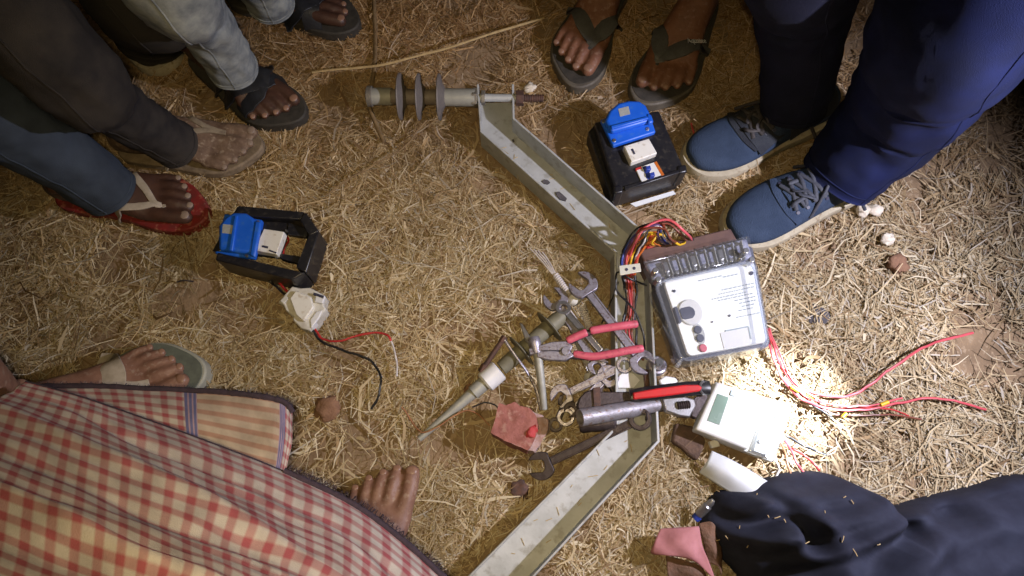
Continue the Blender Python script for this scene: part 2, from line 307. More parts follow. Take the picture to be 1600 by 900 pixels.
def inpoly(x, y, poly):
    r = np.zeros(x.shape, bool); n = len(poly)
    for i in range(n):
        x0, y0 = poly[i][0], poly[i][1]; x1, y1 = poly[(i+1) % n][0], poly[(i+1) % n][1]
        c = ((y0 > y) != (y1 > y)) & (x < (x1 - x0) * (y - y0) / ((y1 - y0) or 1e-12) + x0); r ^= c
    return r
def vnoise(x, y, seed, cell):
    g_ = np.random.default_rng(seed).random((256, 256)); u = x / cell + 100; v = y / cell + 100
    i = np.floor(u).astype(int); j = np.floor(v).astype(int); fu = u - i; fv = v - j
    fu = fu*fu*(3-2*fu); fv = fv*fv*(3-2*fv); i %= 255; j %= 255
    return (g_[i, j]*(1-fu)+g_[i+1, j]*fu)*(1-fv) + (g_[i, j+1]*(1-fu)+g_[i+1, j+1]*fu)*fv
KEEP_OUT = [CH_L + CH_R[::-1]]
def straw(n_in, n_out):
    x = np.concatenate([RNG.uniform(-1.45, 1.45, n_in), RNG.uniform(-3, 3, n_out)])
    y = np.concatenate([RNG.uniform(-0.28, 1.2, n_in), RNG.uniform(-1.6, 3, n_out)])
    c = vnoise(x, y, 1, 0.05)*0.6 + vnoise(x, y, 2, 0.12)*0.4            # tufts and gaps
    bare = np.clip((vnoise(x, y, 9, 0.11)*.65 + vnoise(x, y, 10, 0.035)*.35 - .55)*7, 0, 1)
    k = RNG.random(x.size) < np.clip(0.15 + 2.0*(c - 0.28), 0.05, 1)*(1 - .86*bare); x, y, c = x[k], y[k], c[k]; n = x.size
    L = np.clip(RNG.lognormal(math.log(0.027), 0.62, n), 0.006, 0.095); L = np.where(RNG.random(n) < 0.025, RNG.uniform(0.06, 0.15, n), L); wd = RNG.uniform(0.00035, 0.0012, n) * (1 + 0.6*(RNG.random(n) < 0.10)) + 0.0016*(RNG.random(n) < 0.025)
    th = vnoise(x, y, 3, 0.09)*4*math.pi + RNG.normal(0, 0.75, n)
    curl = RNG.normal(0, 1.2, n)
    tilt = RNG.normal(0.0, 0.20, n); z0 = 0.002 + 0.014*c*RNG.random(n)**0.7 + 0.009*(RNG.random(n) < 0.03)
    ts = np.linspace(-0.5, 0.5, 4); P = np.zeros((n, 4, 3)); Dd = np.zeros((n, 4, 2))
    for a, t in enumerate(ts):
        ang = th + curl*t; P[:, a, 0] = x + L*t*np.cos(th + curl*t*0.5); P[:, a, 1] = y + L*t*np.sin(th + curl*t*0.5)
        P[:, a, 2] = np.clip(z0 + L*t*np.sin(tilt) + 0.10*L*(0.25 - t*t)*RNG.normal(0.4, 1, n), 0.0005, 0.027); Dd[:, a, 0] = np.cos(ang); Dd[:, a, 1] = np.sin(ang)
    bad = np.zeros(n, bool)
    for poly in KEEP_OUT:
        for a in (0, 1, 2, 3): bad |= inpoly(P[:, a, 0], P[:, a, 1], poly)
    P, Dd, wd, c, x, y = P[~bad], Dd[~bad], wd[~bad], c[~bad], x[~bad], y[~bad]; n = len(P)
    taper = np.array([0.55, 1, 0.9, 0.25]); roll = RNG.uniform(-0.5, 0.5, n)
    V = np.zeros((n, 4, 2, 3))
    for sgn, q in ((-1, 0), (1, 1)):
        off = (wd[:, None]*taper[None])*sgn
        V[:, :, q, 0] = P[:, :, 0] - Dd[:, :, 1]*off; V[:, :, q, 1] = P[:, :, 1] + Dd[:, :, 0]*off
        V[:, :, q, 2] = P[:, :, 2] + off*np.sin(roll)[:, None]
    V = V.reshape(-1, 3)
    base = (np.arange(n)*8)[:, None, None]; seg = (np.arange(3)*2)[None, :, None]
    F = (base + seg + np.array([0, 1, 3, 2])[None, None, :]).reshape(-1)
    me = bpy.data.meshes.new('dry_grass'); nf = F.size // 4
    me.vertices.add(len(V)); me.vertices.foreach_set('co', V.astype(np.float32).ravel())
    me.loops.add(F.size); me.loops.foreach_set('vertex_index', F.astype(np.int32))
    me.polygons.add(nf); me.polygons.foreach_set('loop_start', np.arange(0, F.size, 4, dtype=np.int32))
    me.update(calc_edges=True)
    pal = np.array([(0.50, 0.43, 0.30), (0.41, 0.325, 0.195), (0.335, 0.25, 0.14), (0.255, 0.175, 0.09), (0.40, 0.355, 0.285), (0.185, 0.118, 0.06)])
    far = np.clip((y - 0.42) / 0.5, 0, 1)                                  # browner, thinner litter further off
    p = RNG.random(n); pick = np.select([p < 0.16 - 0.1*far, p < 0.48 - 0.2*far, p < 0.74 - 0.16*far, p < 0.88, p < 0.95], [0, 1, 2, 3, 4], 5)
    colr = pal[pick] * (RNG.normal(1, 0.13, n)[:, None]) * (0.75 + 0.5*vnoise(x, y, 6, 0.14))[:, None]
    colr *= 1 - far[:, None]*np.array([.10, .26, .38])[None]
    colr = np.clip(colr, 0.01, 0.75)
    ca = me.color_attributes.new('tint', 'FLOAT_COLOR', 'POINT')
    arr = np.ones((n, 8, 4), np.float32); arr[:, :, :3] = colr[:, None, :]; ca.data.foreach_set('color', arr.ravel())
    return me
M['straw'] = bpy.data.materials.new('dry_straw'); M['straw'].use_nodes = True
_nt = M['straw'].node_tree; _b = _nt.nodes['Principled BSDF']; _a = _nt.nodes.new('ShaderNodeVertexColor'); _a.layer_name = 'tint'
_nt.links.new(_a.outputs[0], _b.inputs['Base Color']); _b.inputs['Roughness'].default_value = 0.75; _b.inputs['Specular IOR Level'].default_value = 0.25
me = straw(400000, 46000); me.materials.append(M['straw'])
o = bpy.data.objects.new('dry_grass', me); COL.objects.link(o); o['kind'] = 'stuff'

# ================================================================== cross-arm with its insulator
ca = thing('cross_arm', W(860, 290), 'bent galvanised steel channel arm with a ribbed insulator bolted to its far end', 'steel arm')
def inset(poly, other, d):
    return [p + (q - p).normalized() * d for p, q in zip(poly, other)]
def channel():
    z0, z1, t = 0.010, 0.055, 0.0042
    Li, Ri = inset(CH_L, CH_R, t), inset(CH_R, CH_L, t)
    mbw = MB()
    P = [[None]*2 for _ in CH_L]
    rings = []
    for l, r in zip(inset(CH_L, CH_R, 0.0005), inset(CH_R, CH_L, 0.0005)):
        rings.append([Vector((l.x, l.y, z0)), Vector((r.x, r.y, z0)), Vector((r.x, r.y, z0 + t)), Vector((l.x, l.y, z0 + t))])
    mbw.loft(rings); part('web', mbw, M['galv'], ca, bevel=0.0008)
    for A, B in ((CH_L, Li), (CH_R, Ri)):
        m = MB(); rings = []
        for k, (a, b) in enumerate(zip(A, B)):
            zt = z1 + (0.012 if k == 0 else 0)
            rings.append([Vector((a.x, a.y, z0 - 0.001)), Vector((b.x, b.y, z0 - 0.001)), Vector((b.x, b.y, zt)), Vector((a.x, a.y, zt))])
        m.loft(rings); part('flange', m, M['galv'], ca, bevel=0.001)
channel()
for q, (pts, z) in enumerate([([(846, 283), (850, 280), (856, 281), (860, 285), (856, 288), (850, 287)], .016), ([(868, 300), (874, 299), (880, 304), (886, 310), (884, 314), (876, 312), (870, 306)], .017), ([(800, 218), (803, 217), (804, 221), (801, 222)], .016)]):
    slab('mud_speck', pts, z, 0.014, M['darkclod'], ca, bevel=0.0005)
for q in range(26):
    u = random.random(); a = CH_L[3].lerp(CH_L[4], u).lerp(CH_R[3].lerp(CH_R[4], u), random.uniform(.15, .8)) if q < 16 else CH_L[1].lerp(CH_L[2], u).lerp(CH_R[1].lerp(CH_R[2], u), random.uniform(.2, .8))
    m = MB(); an = random.uniform(0, 6.28); l = random.uniform(.004, .016); m.tube([(a.x, a.y, .0148), (a.x + l*math.cos(an), a.y + l*math.sin(an), .0152)], 0.0005, 4)
    part('straw_fleck', m, M['stalk'], ca)
# insulator, bolted through both flanges
ZI = 0.056
def AX(px): return W(px, 152 + (px - 700)*0.012, ZI)
ins = MB(); ins.lathe(AX(612), AX(745), [(0, .013), ((AX(745)-AX(612)).length, .0135)], 20)
insu = part('insulator', ins, M['core'], ca)
m = MB(); L_ = (AX(742)-AX(694)).length; m.lathe(AX(694), AX(742), [(0, .0148), (L_*.05, .0155), (L_, .0155)], 20); part('metal_sleeve', m, M['sleeve'], insu, bevel=.0006)
m = MB(); L_ = (AX(612)-AX(578)).length; m.lathe(AX(578), AX(612), [(0, .0150), (L_, .0150)], 20); part('metal_sleeve', m, M['sleeve'], insu, bevel=.0006)
m = MB(); m.lathe(AX(573), AX(583), [(0, .013), (.002, .018), (.010, .018), (.012, .013)], 20); part('end_ring', m, M['galv_dark'], insu)
for sx in (626, 655, 687):
    m = MB(); p = AX(sx); q = AX(sx + 10)
    m.lathe(p, q, [(-.002, .014), (-.002, .030), (-.0022, .0385), (-.001, .0405), (.0012, .0395), (.004, .026), (.011, .0135)], 36); part('shed', m, M['shed'], insu, smooth=30)
m = MB(); m.lathe(AX(744), AX(815), [(0, .007), ((AX(815)-AX(744)).length, .007)], 14); part('bolt', m, M['galv'], insu)
for a, b, rr, mm in ((738, 746, .017, 'galv_dark'), (752, 758, .013, 'galv_dark'), (806, 818, .0135, 'rust')):
    m = MB(); m.lathe(AX(a), AX(b), [(0, rr), ((AX(b)-AX(a)).length, rr)], 6); part('nut', m, M[mm], insu, smooth=20, bevel=.0008)
m = MB(); d = AX(849) - AX(816); m.lathe(AX(816), AX(849), [(d.length*k/24, .0068 if k % 2 else .0059) for k in range(25)], 14); part('threaded_end', m, M['rust'], insu)

# ================================================================== second insulator, among the tools
i2 = thing('insulator', W(770, 585), 'olive ribbed rod insulator with a white band lying under the tools, pointing lower left', 'insulator')
def A2(t): return W(655, 686, .018).lerp(W(880, 492, .040), t)
TL = (A2(1) - A2(0)).length
m = MB(); m.tube([A2(0), A2(.2), A2(.38)], [.0045, .0065, .0095], 14, flat=.85); part('rod_end', m, M['sleeve'], i2, smooth=50)
m = MB(); m.lathe(A2(.36), A2(.46), [(0, .009), (.001, .0112), (TL*.07, .0112), (TL*.1, .010)], 20); part('ferrule', m, M['sleeve'], i2)
m = MB(); m.lathe(A2(.44), A2(.57), [(0, .0145), (.003, .0172), (TL*.10, .0172), (TL*.105, .0145)], 24); part('white_band', m, M['white_band'], i2, smooth=30)
m = MB(); m.lathe(A2(.56), A2(1.0), [(0, .0112), (TL*.08, .0122), (TL*.40, .0128), (TL*.44, .0105)], 24); part('core', m, M['oldshed'], i2)
for t in (.70, .90):
    m = MB(); m.lathe(A2(t), A2(t+.1), [(-.0015, .015), (-.001, .027), (0, .0285), (.001, .028), (.002, .022), (.005, .0120)], 36); part('shed', m, M['oldshed'], i2)

# wound wire tie behind the pliers
wt = thing('wire_tie', W(885, 450), 'pale stranded wire tie with a wound ribbed coil under the wrench heads', 'wire tie')
for k in range(4):
    dx = (k - 1.5) * 4
    wire('strand', [(838 + dx*1.6, 388 + k*2, .018), (856 + dx*.8, 414, .022), (872 + dx*.35, 436, .026), (890 + dx*.3, 458, .028)], .0011, M['w_white'], wt)
def coil(p0, p1, r, turns, rw):
    p0, p1 = Vector(p0), Vector(p1); Mx, L = frame(p0, p1); n = int(turns*10)
    m = MB(); m.tube([Mx @ Vector((L*k/n, r*math.cos(k*.6283), r*math.sin(k*.6283))) for k in range(n+1)], rw, 5); return m
part('coil', coil(W(868, 430, .024), W(886, 456, .026), .0046, 9, .0016), M['w_white'], wt, smooth=60)
part('coil', coil(W(910, 478, .030), W(922, 514, .024), .0050, 11, .0016), M['w_white'], wt, smooth=60)
m = MB(); m.lathe(W(893, 462, .030), W(908, 478, .032), [(0, .006), (.002, .011), (.010, .0125), (.014, .010), (.017, .006)], 20); part('end_cap', m, M['dusty_white'], wt)
for k in range(4): wire('strand', [(884+k*5, 470-k*2, .026), (892+k*5, 486-k*2, .026), (902+k*4, 498-k*2, .022)], .0012, M['w_white'], wt)

# ================================================================== upper socket box
def socket(parent, base, dome, tip, z, label, ridge, screws):
    s = slab('socket', base, z + .010, z, M['blue_plastic'], parent, bevel=.003, seg=3)
    slab('socket_cover', dome, z + .021, z + .009, M['blue_plastic'], s, bevel=.005, seg=3)
    slab('cover_lip', tip, z + .023, z + .014, M['blue_plastic'], s, bevel=.003)
    slab('ridge', ridge, z + .0245, z + .020, M['blue_plastic'], s, bevel=.0015)
    l = slab('label', label, z + .0216, z + .0205, M['silver_label'], s, bevel=0)
    for c in screws: slab('screw', disc(c, 3, 10), z + .0115, z + .009, M['screw'], s, bevel=.0006)
    return s
b1 = thing('socket_box', W(995, 245), 'black box with a blue socket, white switch and small breaker beside the blue sneaker', 'electrical box', 'black socket boxes on the straw')
ZB = .072
BX = [(929, 190), (1030, 172), (1071, 268), (963, 299)]
case = slab('case', BX, ZB, .012, M['black_plastic'], b1, bevel=.004, seg=3)
slab('case_rim', [(919, 205), (932, 192), (968, 294), (958, 318)], .050, .013, M['black_plastic'], b1, bevel=.003)
for c in ((966, 296), (1066, 264)):
    slab('latch', [(c[0]-7, c[1]-5), (c[0]+6, c[1]-8), (c[0]+8, c[1]+4), (c[0]-5, c[1]+7)], ZB + .004, .03, M['black_plastic'], b1, bevel=.003, seg=3)
slab('front_lip', [(975, 291), (1062, 264), (1064, 269), (977, 297)], ZB + .003, ZB - .004, M['black_plastic'], b1, bevel=.0012)
socket(b1, [(938, 186), (1013, 170), (1025, 206), (958, 228)], [(945, 188), (952, 172), (966, 160), (983, 156), (1000, 157), (1010, 164), (1016, 178), (1018, 188), (956, 206)],
       [(1010, 176), (1018, 178), (1022, 190), (1013, 193)], ZB, [(966, 170), (982, 166), (985, 178), (969, 182)], [(954, 196), (1012, 181), (1014, 185), (956, 201)], [(1012, 201), (960, 219), (943, 189)])
sw = slab('switch_plate', [(974, 228), (1014, 216), (1027, 239), (986, 254)], ZB + .012, ZB - .001, M['white_plastic'], b1, bevel=.0015)
slab('switch_slot', [(986, 233), (989, 232), (993, 240), (990, 241)], ZB + .0128, ZB + .010, M['dark_print'], sw, bevel=0)
slab('switch_rib', [(976, 229), (981, 227.5), (991, 251), (987, 252.5)], ZB + .0135, ZB + .011, M['white_plastic'], sw, bevel=.0006)
br = slab('breaker', [(993, 263), (1025, 252), (1037, 273), (1003, 285)], ZB + .003, ZB - .02, M['meter_white'], b1, bevel=.001)
slab('breaker_trim', [(1022, 253.5), (1026, 252), (1038, 273), (1034, 274.5)], ZB + .0036, ZB - .002, M['w_orange'], br, bevel=0)
slab('breaker_trim', [(993, 263), (1002, 260), (1003, 263), (994, 266)], ZB + .0040, ZB - .002, M['w_red'], br, bevel=0)
slab('breaker_face', [(1004, 261), (1010, 259), (1019, 278), (1012, 280)], ZB + .0042, ZB - .002, M['w_blue'], br, bevel=0)
for c in ((1013, 262), (1019, 272)):
    slab('toggle', [(c[0]-4, c[1]-2), (c[0]+3, c[1]-4), (c[0]+5, c[1]+2), (c[0]-3, c[1]+4)], ZB + .012, ZB + .002, M['w_blue'], br, bevel=.001)
tag(slab('paper_scrap', [(985, 318), (1052, 298), (1056, 303), (993, 323)], .022, .0205, M['paper'], bevel=0), 'white paper edge peeking out from under the black socket box beside the sneaker', 'paper')

# ================================================================== left socket box, its top open at one end
b2 = thing('socket_box', W(415, 385), 'black box frame with blue socket, open at one end, near the red slipper', 'electrical box', 'black socket boxes on the straw')
ZL = .066
OUT = [(372, 322), (476, 331), (497, 361), (479, 424), (459, 436), (342, 408), (332, 396), (352, 332)]
INN = [(448, 366), (478, 369), (470, 401), (441, 396)]
def wall(name, a, b, c, d, z1, z0): slab(name, [a, b, c, d], z1, z0, M['black_plastic'], b2, bevel=.002)
slab('top_plate', [(356, 342), (450, 348), (439, 402), (338, 392)], ZL - .012, ZL - .020, M['black_plastic'], b2, bevel=.001)
wall('case_side', (372, 321), (476, 331), (470, 343), (366, 336), ZL, .012)
wall('case_side', (477, 331), (498, 361), (484, 368), (468, 343), ZL + .002, .012)
wall('case_side', (498, 362), (478, 426), (462, 418), (482, 366), ZL, .012)
wall('case_side', (476, 426), (456, 437), (336, 406), (340, 394), ZL + .001, .010)
wall('case_side', (371, 321), (366, 336), (344, 393), (331, 392), ZL - .001, .012)
slab('cross_bar', [(450, 347), (482, 358), (478, 370), (449, 366)], ZL - .010, ZL - .020, M['black_plastic'], b2, bevel=.001)
slab('cross_bar', [(440, 396), (472, 401), (468, 412), (438, 404)], ZL - .009, ZL - .020, M['black_plastic'], b2, bevel=.001)
socket(b2, [(350, 333), (410, 343), (398, 404), (335, 396)], [(341, 352), (352, 338), (364, 331), (384, 332), (396, 340), (402, 352), (394, 396), (341, 390)],
       [(398, 344), (408, 346), (398, 402), (389, 398)], ZL - .012, [(348, 350), (366, 352), (365, 366), (347, 364)], [(366, 336), (371, 336), (363, 392), (357, 391)], [(403, 347), (385, 399)])
sw = slab('switch_plate', [(412, 357), (444, 362), (432, 397), (397, 391)], ZL + .002, ZL - .014, M['white_plastic'], b2, bevel=.0012)
slab('switch_slot', [(410, 383), (419, 385), (418, 388), (409, 386)], ZL + .003, ZL, M['dark_print'], sw, bevel=0)
slab('switch_slot', [(421, 390), (432, 394), (431, 396), (420, 392)], ZL + .0028, ZL, M['dark_print'], sw, bevel=0)
for c in ((431, 401), (447, 360)): slab('screw', disc(c, 1.8, 8), ZL - .008, ZL - .013, M['screw'], b2, bevel=0)
wire('wire', [(443, 396, .05), (444, 388, .045), (450, 375, .03), (446, 368, .04)], .0016, M['w_red'], b2)

# ================================================================== white connector with its wires
cn = thing('connector_block', W(470, 480), 'broken white plastic connector block with red and black wires beside the open black box', 'connector')
slab('block', [(434, 472), (456, 447), (470, 450), (484, 449), (508, 462), (505, 476), (509, 482), (497, 500), (484, 516), (470, 513), (457, 500), (458, 495), (446, 485), (443, 477)], .036, .008, M['dusty_white'], cn, bevel=.002)
slab('raised_cap', [(452, 466), (462, 453), (486, 464), (490, 480), (474, 502), (462, 492)], .043, .034, M['white_plastic'], cn, bevel=.002)
slab('lug', [(494, 457), (508, 462), (504, 474), (491, 472)], .041, .034, M['white_band'], cn, bevel=.0015)
slab('slot', [(490, 457), (506, 462), (505, 466), (489, 460)], .0425, .037, M['dark_print'], cn, bevel=0)
slab('lug', [(484, 500), (494, 486), (504, 484), (498, 497), (486, 513)], .038, .02, M['white_band'], cn, bevel=.0015)
slab('lug', [(437, 470), (446, 461), (451, 466), (443, 475)], .040, .03, M['dusty_white'], cn, bevel=.001)
wire('wire', [(416, 430, .03), (424, 442, .024), (434, 451, .026), (446, 460, .026)], .0020, M['w_black'], cn)
wire('wire', [(428, 432, .03), (436, 442, .026), (442, 450, .028), (450, 456, .028)], .0019, M['w_red'], cn)
wire('wire', [(486, 505, .026), (494, 518, .022), (505, 530, .021), (530, 532, .024), (560, 524, .024), (590, 520, .024), (604, 523, .024), (611, 533, .023)], .0019, M['w_red'], cn)
wire('wire', [(611, 533, .023), (615, 545, .022), (619, 565, .021), (620, 588, .021)], .0016, M['w_white'], cn)
wire('wire', [(483, 503, .026), (492, 522, .025), (505, 535, .026), (530, 546, .024), (560, 554, .024), (582, 567, .023), (594, 588, .023), (593, 615, .022), (580, 640, .019)], .0019, M['w_black'], cn)

# ================================================================== big meter with clear cover
m1 = thing('electricity_meter', W(1105, 480), 'large electricity meter under a clear cover with a bundle of coloured wires', 'meter')
T = [(1020, 440), (1180, 404), (1204, 541), (1064, 567)]
def MQ(u, v):
    a = Vector(T[0]).lerp(Vector(T[1]), u); b = Vector(T[3]).lerp(Vector(T[2]), u); p = a.lerp(b, v); return (p.x, p.y)
def mq(l): return [MQ(*p) for p in l]
def rrect(u0, v0, u1, v1, r=.06, n=4, ar=1.15):
    out = []
    for cx, cy, a0 in ((u1-r, v1-r*ar, 0), (u0+r, v1-r*ar, 90), (u0+r, v0+r*ar, 180), (u1-r, v0+r*ar, 270)):
        for k in range(n+1):
            a = R(a0 + 90*k/n); out.append(MQ(cx + r*math.cos(a), cy + r*ar*math.sin(a)))
    return out
ZM = .105
slab('base', rrect(-.01, -.16, 1.0, 1.0, .05), .040, .016, M['meter_base'], m1, bevel=.003)
slab('base_step', rrect(.015, .0, .99, .99, .08), .066, .040, M['meter_base'], m1, bevel=.002)
def rim(name, o_, i_, z1, z0, material, bevel=.002):
    to, ti = PX(o_, z1), PX(i_, z1); n = len(to); mb = MB()
    vs = to + ti + [Vector((p.x, p.y, z0)) for p in to] + [Vector((p.x, p.y, z0)) for p in ti]; fs = []
    for k in range(n):
        j = (k+1) % n
        fs += [(k, j, n+j, n+k), (2*n+k, 3*n+k, 3*n+j, 2*n+j), (k, 2*n+k, 2*n+j, j), (n+k, n+j, 3*n+j, 3*n+k)]
    mb.add(vs, fs); return part(name, mb, material, m1, bevel=bevel)
fp = slab('face_plate', rrect(.10, .02, .985, .94, .05), .088, .080, M['meter_face'], m1, bevel=.001)
rim('cover_skirt', rrect(-.01, -.01, 1.01, 1.01, .09), rrect(.02, .015, .985, .985, .08), .062, .046, M['clear_frost'])
rim('cover_wall', rrect(.0, .0, 1.0, 1.0, .09), rrect(.02, .018, .98, .982, .08), ZM - .001, .060, M['clear'], .0015)
rim('cover_bead', rrect(.005, .005, .995, .995, .09), rrect(.035, .03, .968, .97, .075), ZM + .003, ZM - .002, M['clear_frost'], .0015)
slab('clear_cover', rrect(.03, .03, .97, .97, .08), ZM, ZM - .0025, M['clear'], m1, bevel=.0008)
# terminal block beyond the cover
slab('terminal_block', mq([(-.03, -.40), (.83, -.40), (.92, -.06), (.0, -.06)]), .060, .016, M['terminal_brown'], m1, bevel=.003)
slab('terminal_housing', mq([(-.01, -.23), (.96, -.25), (.985, -.012), (.01, -.012)]), .078, .05, M['terminal_grey'], m1, bevel=.004)
slab('terminal_cover', mq([(-.02, -.26), (.985, -.27), (1.0, -.006), (.0, -.006)]), .096, .090, M['clear'], m1, bevel=.002)
for k in range(9):
    u = .14 + k * .088
    slab('terminal_wall', mq([(u + .058, -.24), (u + .066, -.24), (u + .072, -.03), (u + .064, -.03)]), .0895, .076, M['silver_label'], m1, bevel=.0006)
    slab('terminal_screw', disc(MQ(u + .024, -.045), 3.2, 10), .086, .076, M['screw'], m1, bevel=.0006)
    slab('terminal', mq([(u, -.19), (u + .045, -.19), (u + .05, -.07), (u + .005, -.07)]), .0885 - (k % 3)*.002, .076, M['chrome'] if k % 3 == 0 else M['terminal_grey'], m1, bevel=.001)
for u, v in ((.06, -.12), (.06, -.012), (.93, -.11), (.97, .0)):
    slab('screw', disc(MQ(u, v), 5, 12), .1085, .09, M['screw'], m1, bevel=.0012)
tb = slab('bracket_tab', [(967, 415), (1000, 411), (1002, 424), (969, 430)], .094, .091, M['brass_tab'], m1, bevel=.0006)
for c in ((979, 421), (991, 419)): slab('tab_hole', disc(c, 2.4, 10), .0948, .093, M['dark_print'], tb, bevel=0)
# face details
ZF = .088
def ell(u, v, ru, rv, n=20): return mq([(u + ru*math.cos(2*math.pi*k/n), v + rv*math.sin(2*math.pi*k/n)) for k in range(n)])
slab('button_ring', ell(.265, .44, .125, .155), ZF + .004, ZF - .001, M['meter_white'], fp, bevel=.002)
slab('button_well', mq([(.16, .39), (.19, .37), (.27, .37), (.30, .40), (.31, .44), (.30, .48), (.27, .51), (.19, .51), (.16, .49)]), ZF + .0055, ZF + .002, M['meter_base'], fp, bevel=.0008)
slab('latch_bar', mq([(.115, .34), (.15, .34), (.15, .53), (.115, .53)]), ZF + .010, ZF - .002, M['meter_base'], fp, bevel=.001)
for v, col in ((.655, 'meter_base'), (.755, 'meter_base'), (.875, 'grip_pink')):
    slab('key', ell(.285, v, .042, .048, 14), ZF + .004, ZF - .001, M[col], fp, bevel=.0012)
slab('key_surround', ell(.285, .71, .056, .125, 18), ZF + .0012, ZF - .001, M['silver_label'], fp, bevel=0)
slab('display', mq([(.50, .74), (.80, .74), (.80, .93), (.50, .93)]), ZF + .0012, ZF - .001, M['meter_white'], fp, bevel=0)
slab('display_edge', mq([(.56, .725), (.81, .725), (.81, .74), (.56, .74)]), ZF + .002, ZF - .001, M['print'], fp, bevel=0)
slab('display_edge', mq([(.80, .742), (.813, .742), (.813, .88), (.80, .88)]), ZF + .002, ZF - .001, M['print'], fp, bevel=0)
for u, v, r_ in ((.64, .57, .012), (.45, .60, .009), (.94, .15, .02), (.17, .16, .014)):
    slab('indicator', ell(u, v, r_, r_*1.1, 10), ZF + .002, ZF - .001, M['dark_print'], fp, bevel=0)
mbp = MB()
for v, u0, u1 in ((.10, .42, .62), (.12, .66, .80), (.26, .62, .92), (.30, .58, .92), (.34, .50, .86), (.37, .56, .92), (.41, .72, .92), (.45, .76, .92), (.49, .78, .92), (.53, .74, .90), (.60, .70, .92)):
    u = u0
    while u < u1:
        d_ = random.uniform(.012, .04); hh = .012
        q_ = PX(mq([(u, v), (u + d_, v), (u + d_, v + hh), (u, v + hh)]), ZF + .0006); mbp.prism(q_, [p - Vector((0, 0, .0005)) for p in q_]); u += d_ + .010
part('small_print', mbp, M['print'], fp, kind='stuff', smooth=0)
# wires of the big meter
WC = ['w_black', 'w_brown', 'w_red', 'w_yellow', 'w_brown', 'w_red', 'w_white', 'w_blue', 'w_purple', 'w_orange', 'w_yellow', 'w_pinkred', 'w_black', 'w_orange']
ends = [(1085, 376), (1060, 380), (1052, 381), (1030, 383), (1075, 377), (1022, 384), (1050, 382), (1046, 382), (1040, 382), (1034, 384), (1072, 378), (1082, 375), (1056, 381), (1026, 384)]
for k, cname in enumerate(WC):
    ex, ey = ends[k]; r_ = random.random; hgt = .075 + .05*r_(); lift = [2, 14, 6, 22, 4, 30, 10, 9, 8, 20, 26, 0, 12, 25][k]
    x0 = 974 + (k % 7)*3.4; top = 343 + lift
    wire('wire', [(978 + (k % 5)*4, 452 + 6*r_(), .045), (x0 - 2, 428, .060), (x0 - 3 + lift*.3, 400, .075), (x0 + 8 + lift*.5, 372 + lift*.2, hgt), (1000 + k*1.2 + lift*.3, 352 + lift*.55, hgt + .01),
                  (1024 + (ex-1024)*.35, top + 3*r_(), hgt + .01), (ex - 12, top + 10 + (ey-top)*.3, hgt), (ex, ey, .055)], .0016 + .0003*(k % 3), M[cname], m1)
for k, (cname, dx) in enumerate((('w_red', 0), ('w_brown', 7), ('w_brown', -4), ('w_black', 12), ('w_red', 4), ('w_black', -6))):
    s_ = dx
    wire('wire', [(980 + s_, 430, .060), (984 + s_*.9, 460, .048), (986 + s_*.7 - k, 490, .044), (978 + s_*1.4, 520, .040), (988 + s_*.6, 545, .038), (996 + s_*1.4, 566 - 3*k, .034)], .0018, M[cname], m1)
wire('wire', [(1010, 446, .055), (985, 436, .085), (964, 425, .075), (965, 455, .062), (990, 485, .058), (1004, 520, .045), (1008, 548, .04)], .0016, M['w_black'], m1)
wire('wire', [(966, 440, .06), (957, 465, .05), (948, 490, .04), (940, 505, .03)], .0012, M['w_black'], m1)
wire('wire', [(1196, 512, .05), (1208, 532, .04), (1214, 556, .03), (1226, 580, .025), (1242, 600, .024), (1264, 612, .026), (1300, 620, .026), (1330, 617, .028), (1360, 600, .028), (1398, 572, .03), (1450, 540, .03), (1520, 520, .024)], .0021, M['w_pinkred'], m1)
wire('wire', [(1200, 514, .046), (1204, 545, .03), (1220, 585, .024), (1238, 612, .024), (1262, 628, .024), (1300, 639, .026), (1350, 641, .026), (1400, 631, .026), (1460, 622, .026), (1540, 640, .02)], .0021, M['w_pinkred'], m1)
for a, b in (((1236, 604), (1248, 612)), ((1316, 652), (1322, 646)), ((1376, 633), (1388, 628))):
    wire('wire_marker', [(a[0], a[1], .029), (b[0], b[1], .029)], .0030, M['w_yellow'], m1, sub=1, n=8)
wire('wire', [(1240, 606, .024), (1270, 630, .022), (1300, 646, .022), (1340, 650, .022), (1390, 648, .022), (1440, 655, .018)], .0015, M['w_brown'], m1)

for k, (cn_, pts) in enumerate((('w_red', [(1198, 516, .05), (1212, 548, .032), (1232, 590, .026), (1256, 618, .026), (1290, 630, .026), (1340, 636, .026), (1390, 640, .024), (1420, 650, .02)]),
                                ('w_pinkred', [(1202, 512, .05), (1218, 552, .034), (1240, 596, .028), (1275, 622, .026), (1310, 634, .026), (1360, 634, .028), (1410, 622, .026)]),
                                ('w_yellow', [(1246, 612, .024), (1262, 618, .024), (1275, 628, .022)]), ('w_black', [(1238, 606, .026), (1252, 622, .024), (1280, 640, .022), (1300, 652, .020)]))):
    wire('wire', pts, .0015, M[cn_], m1)
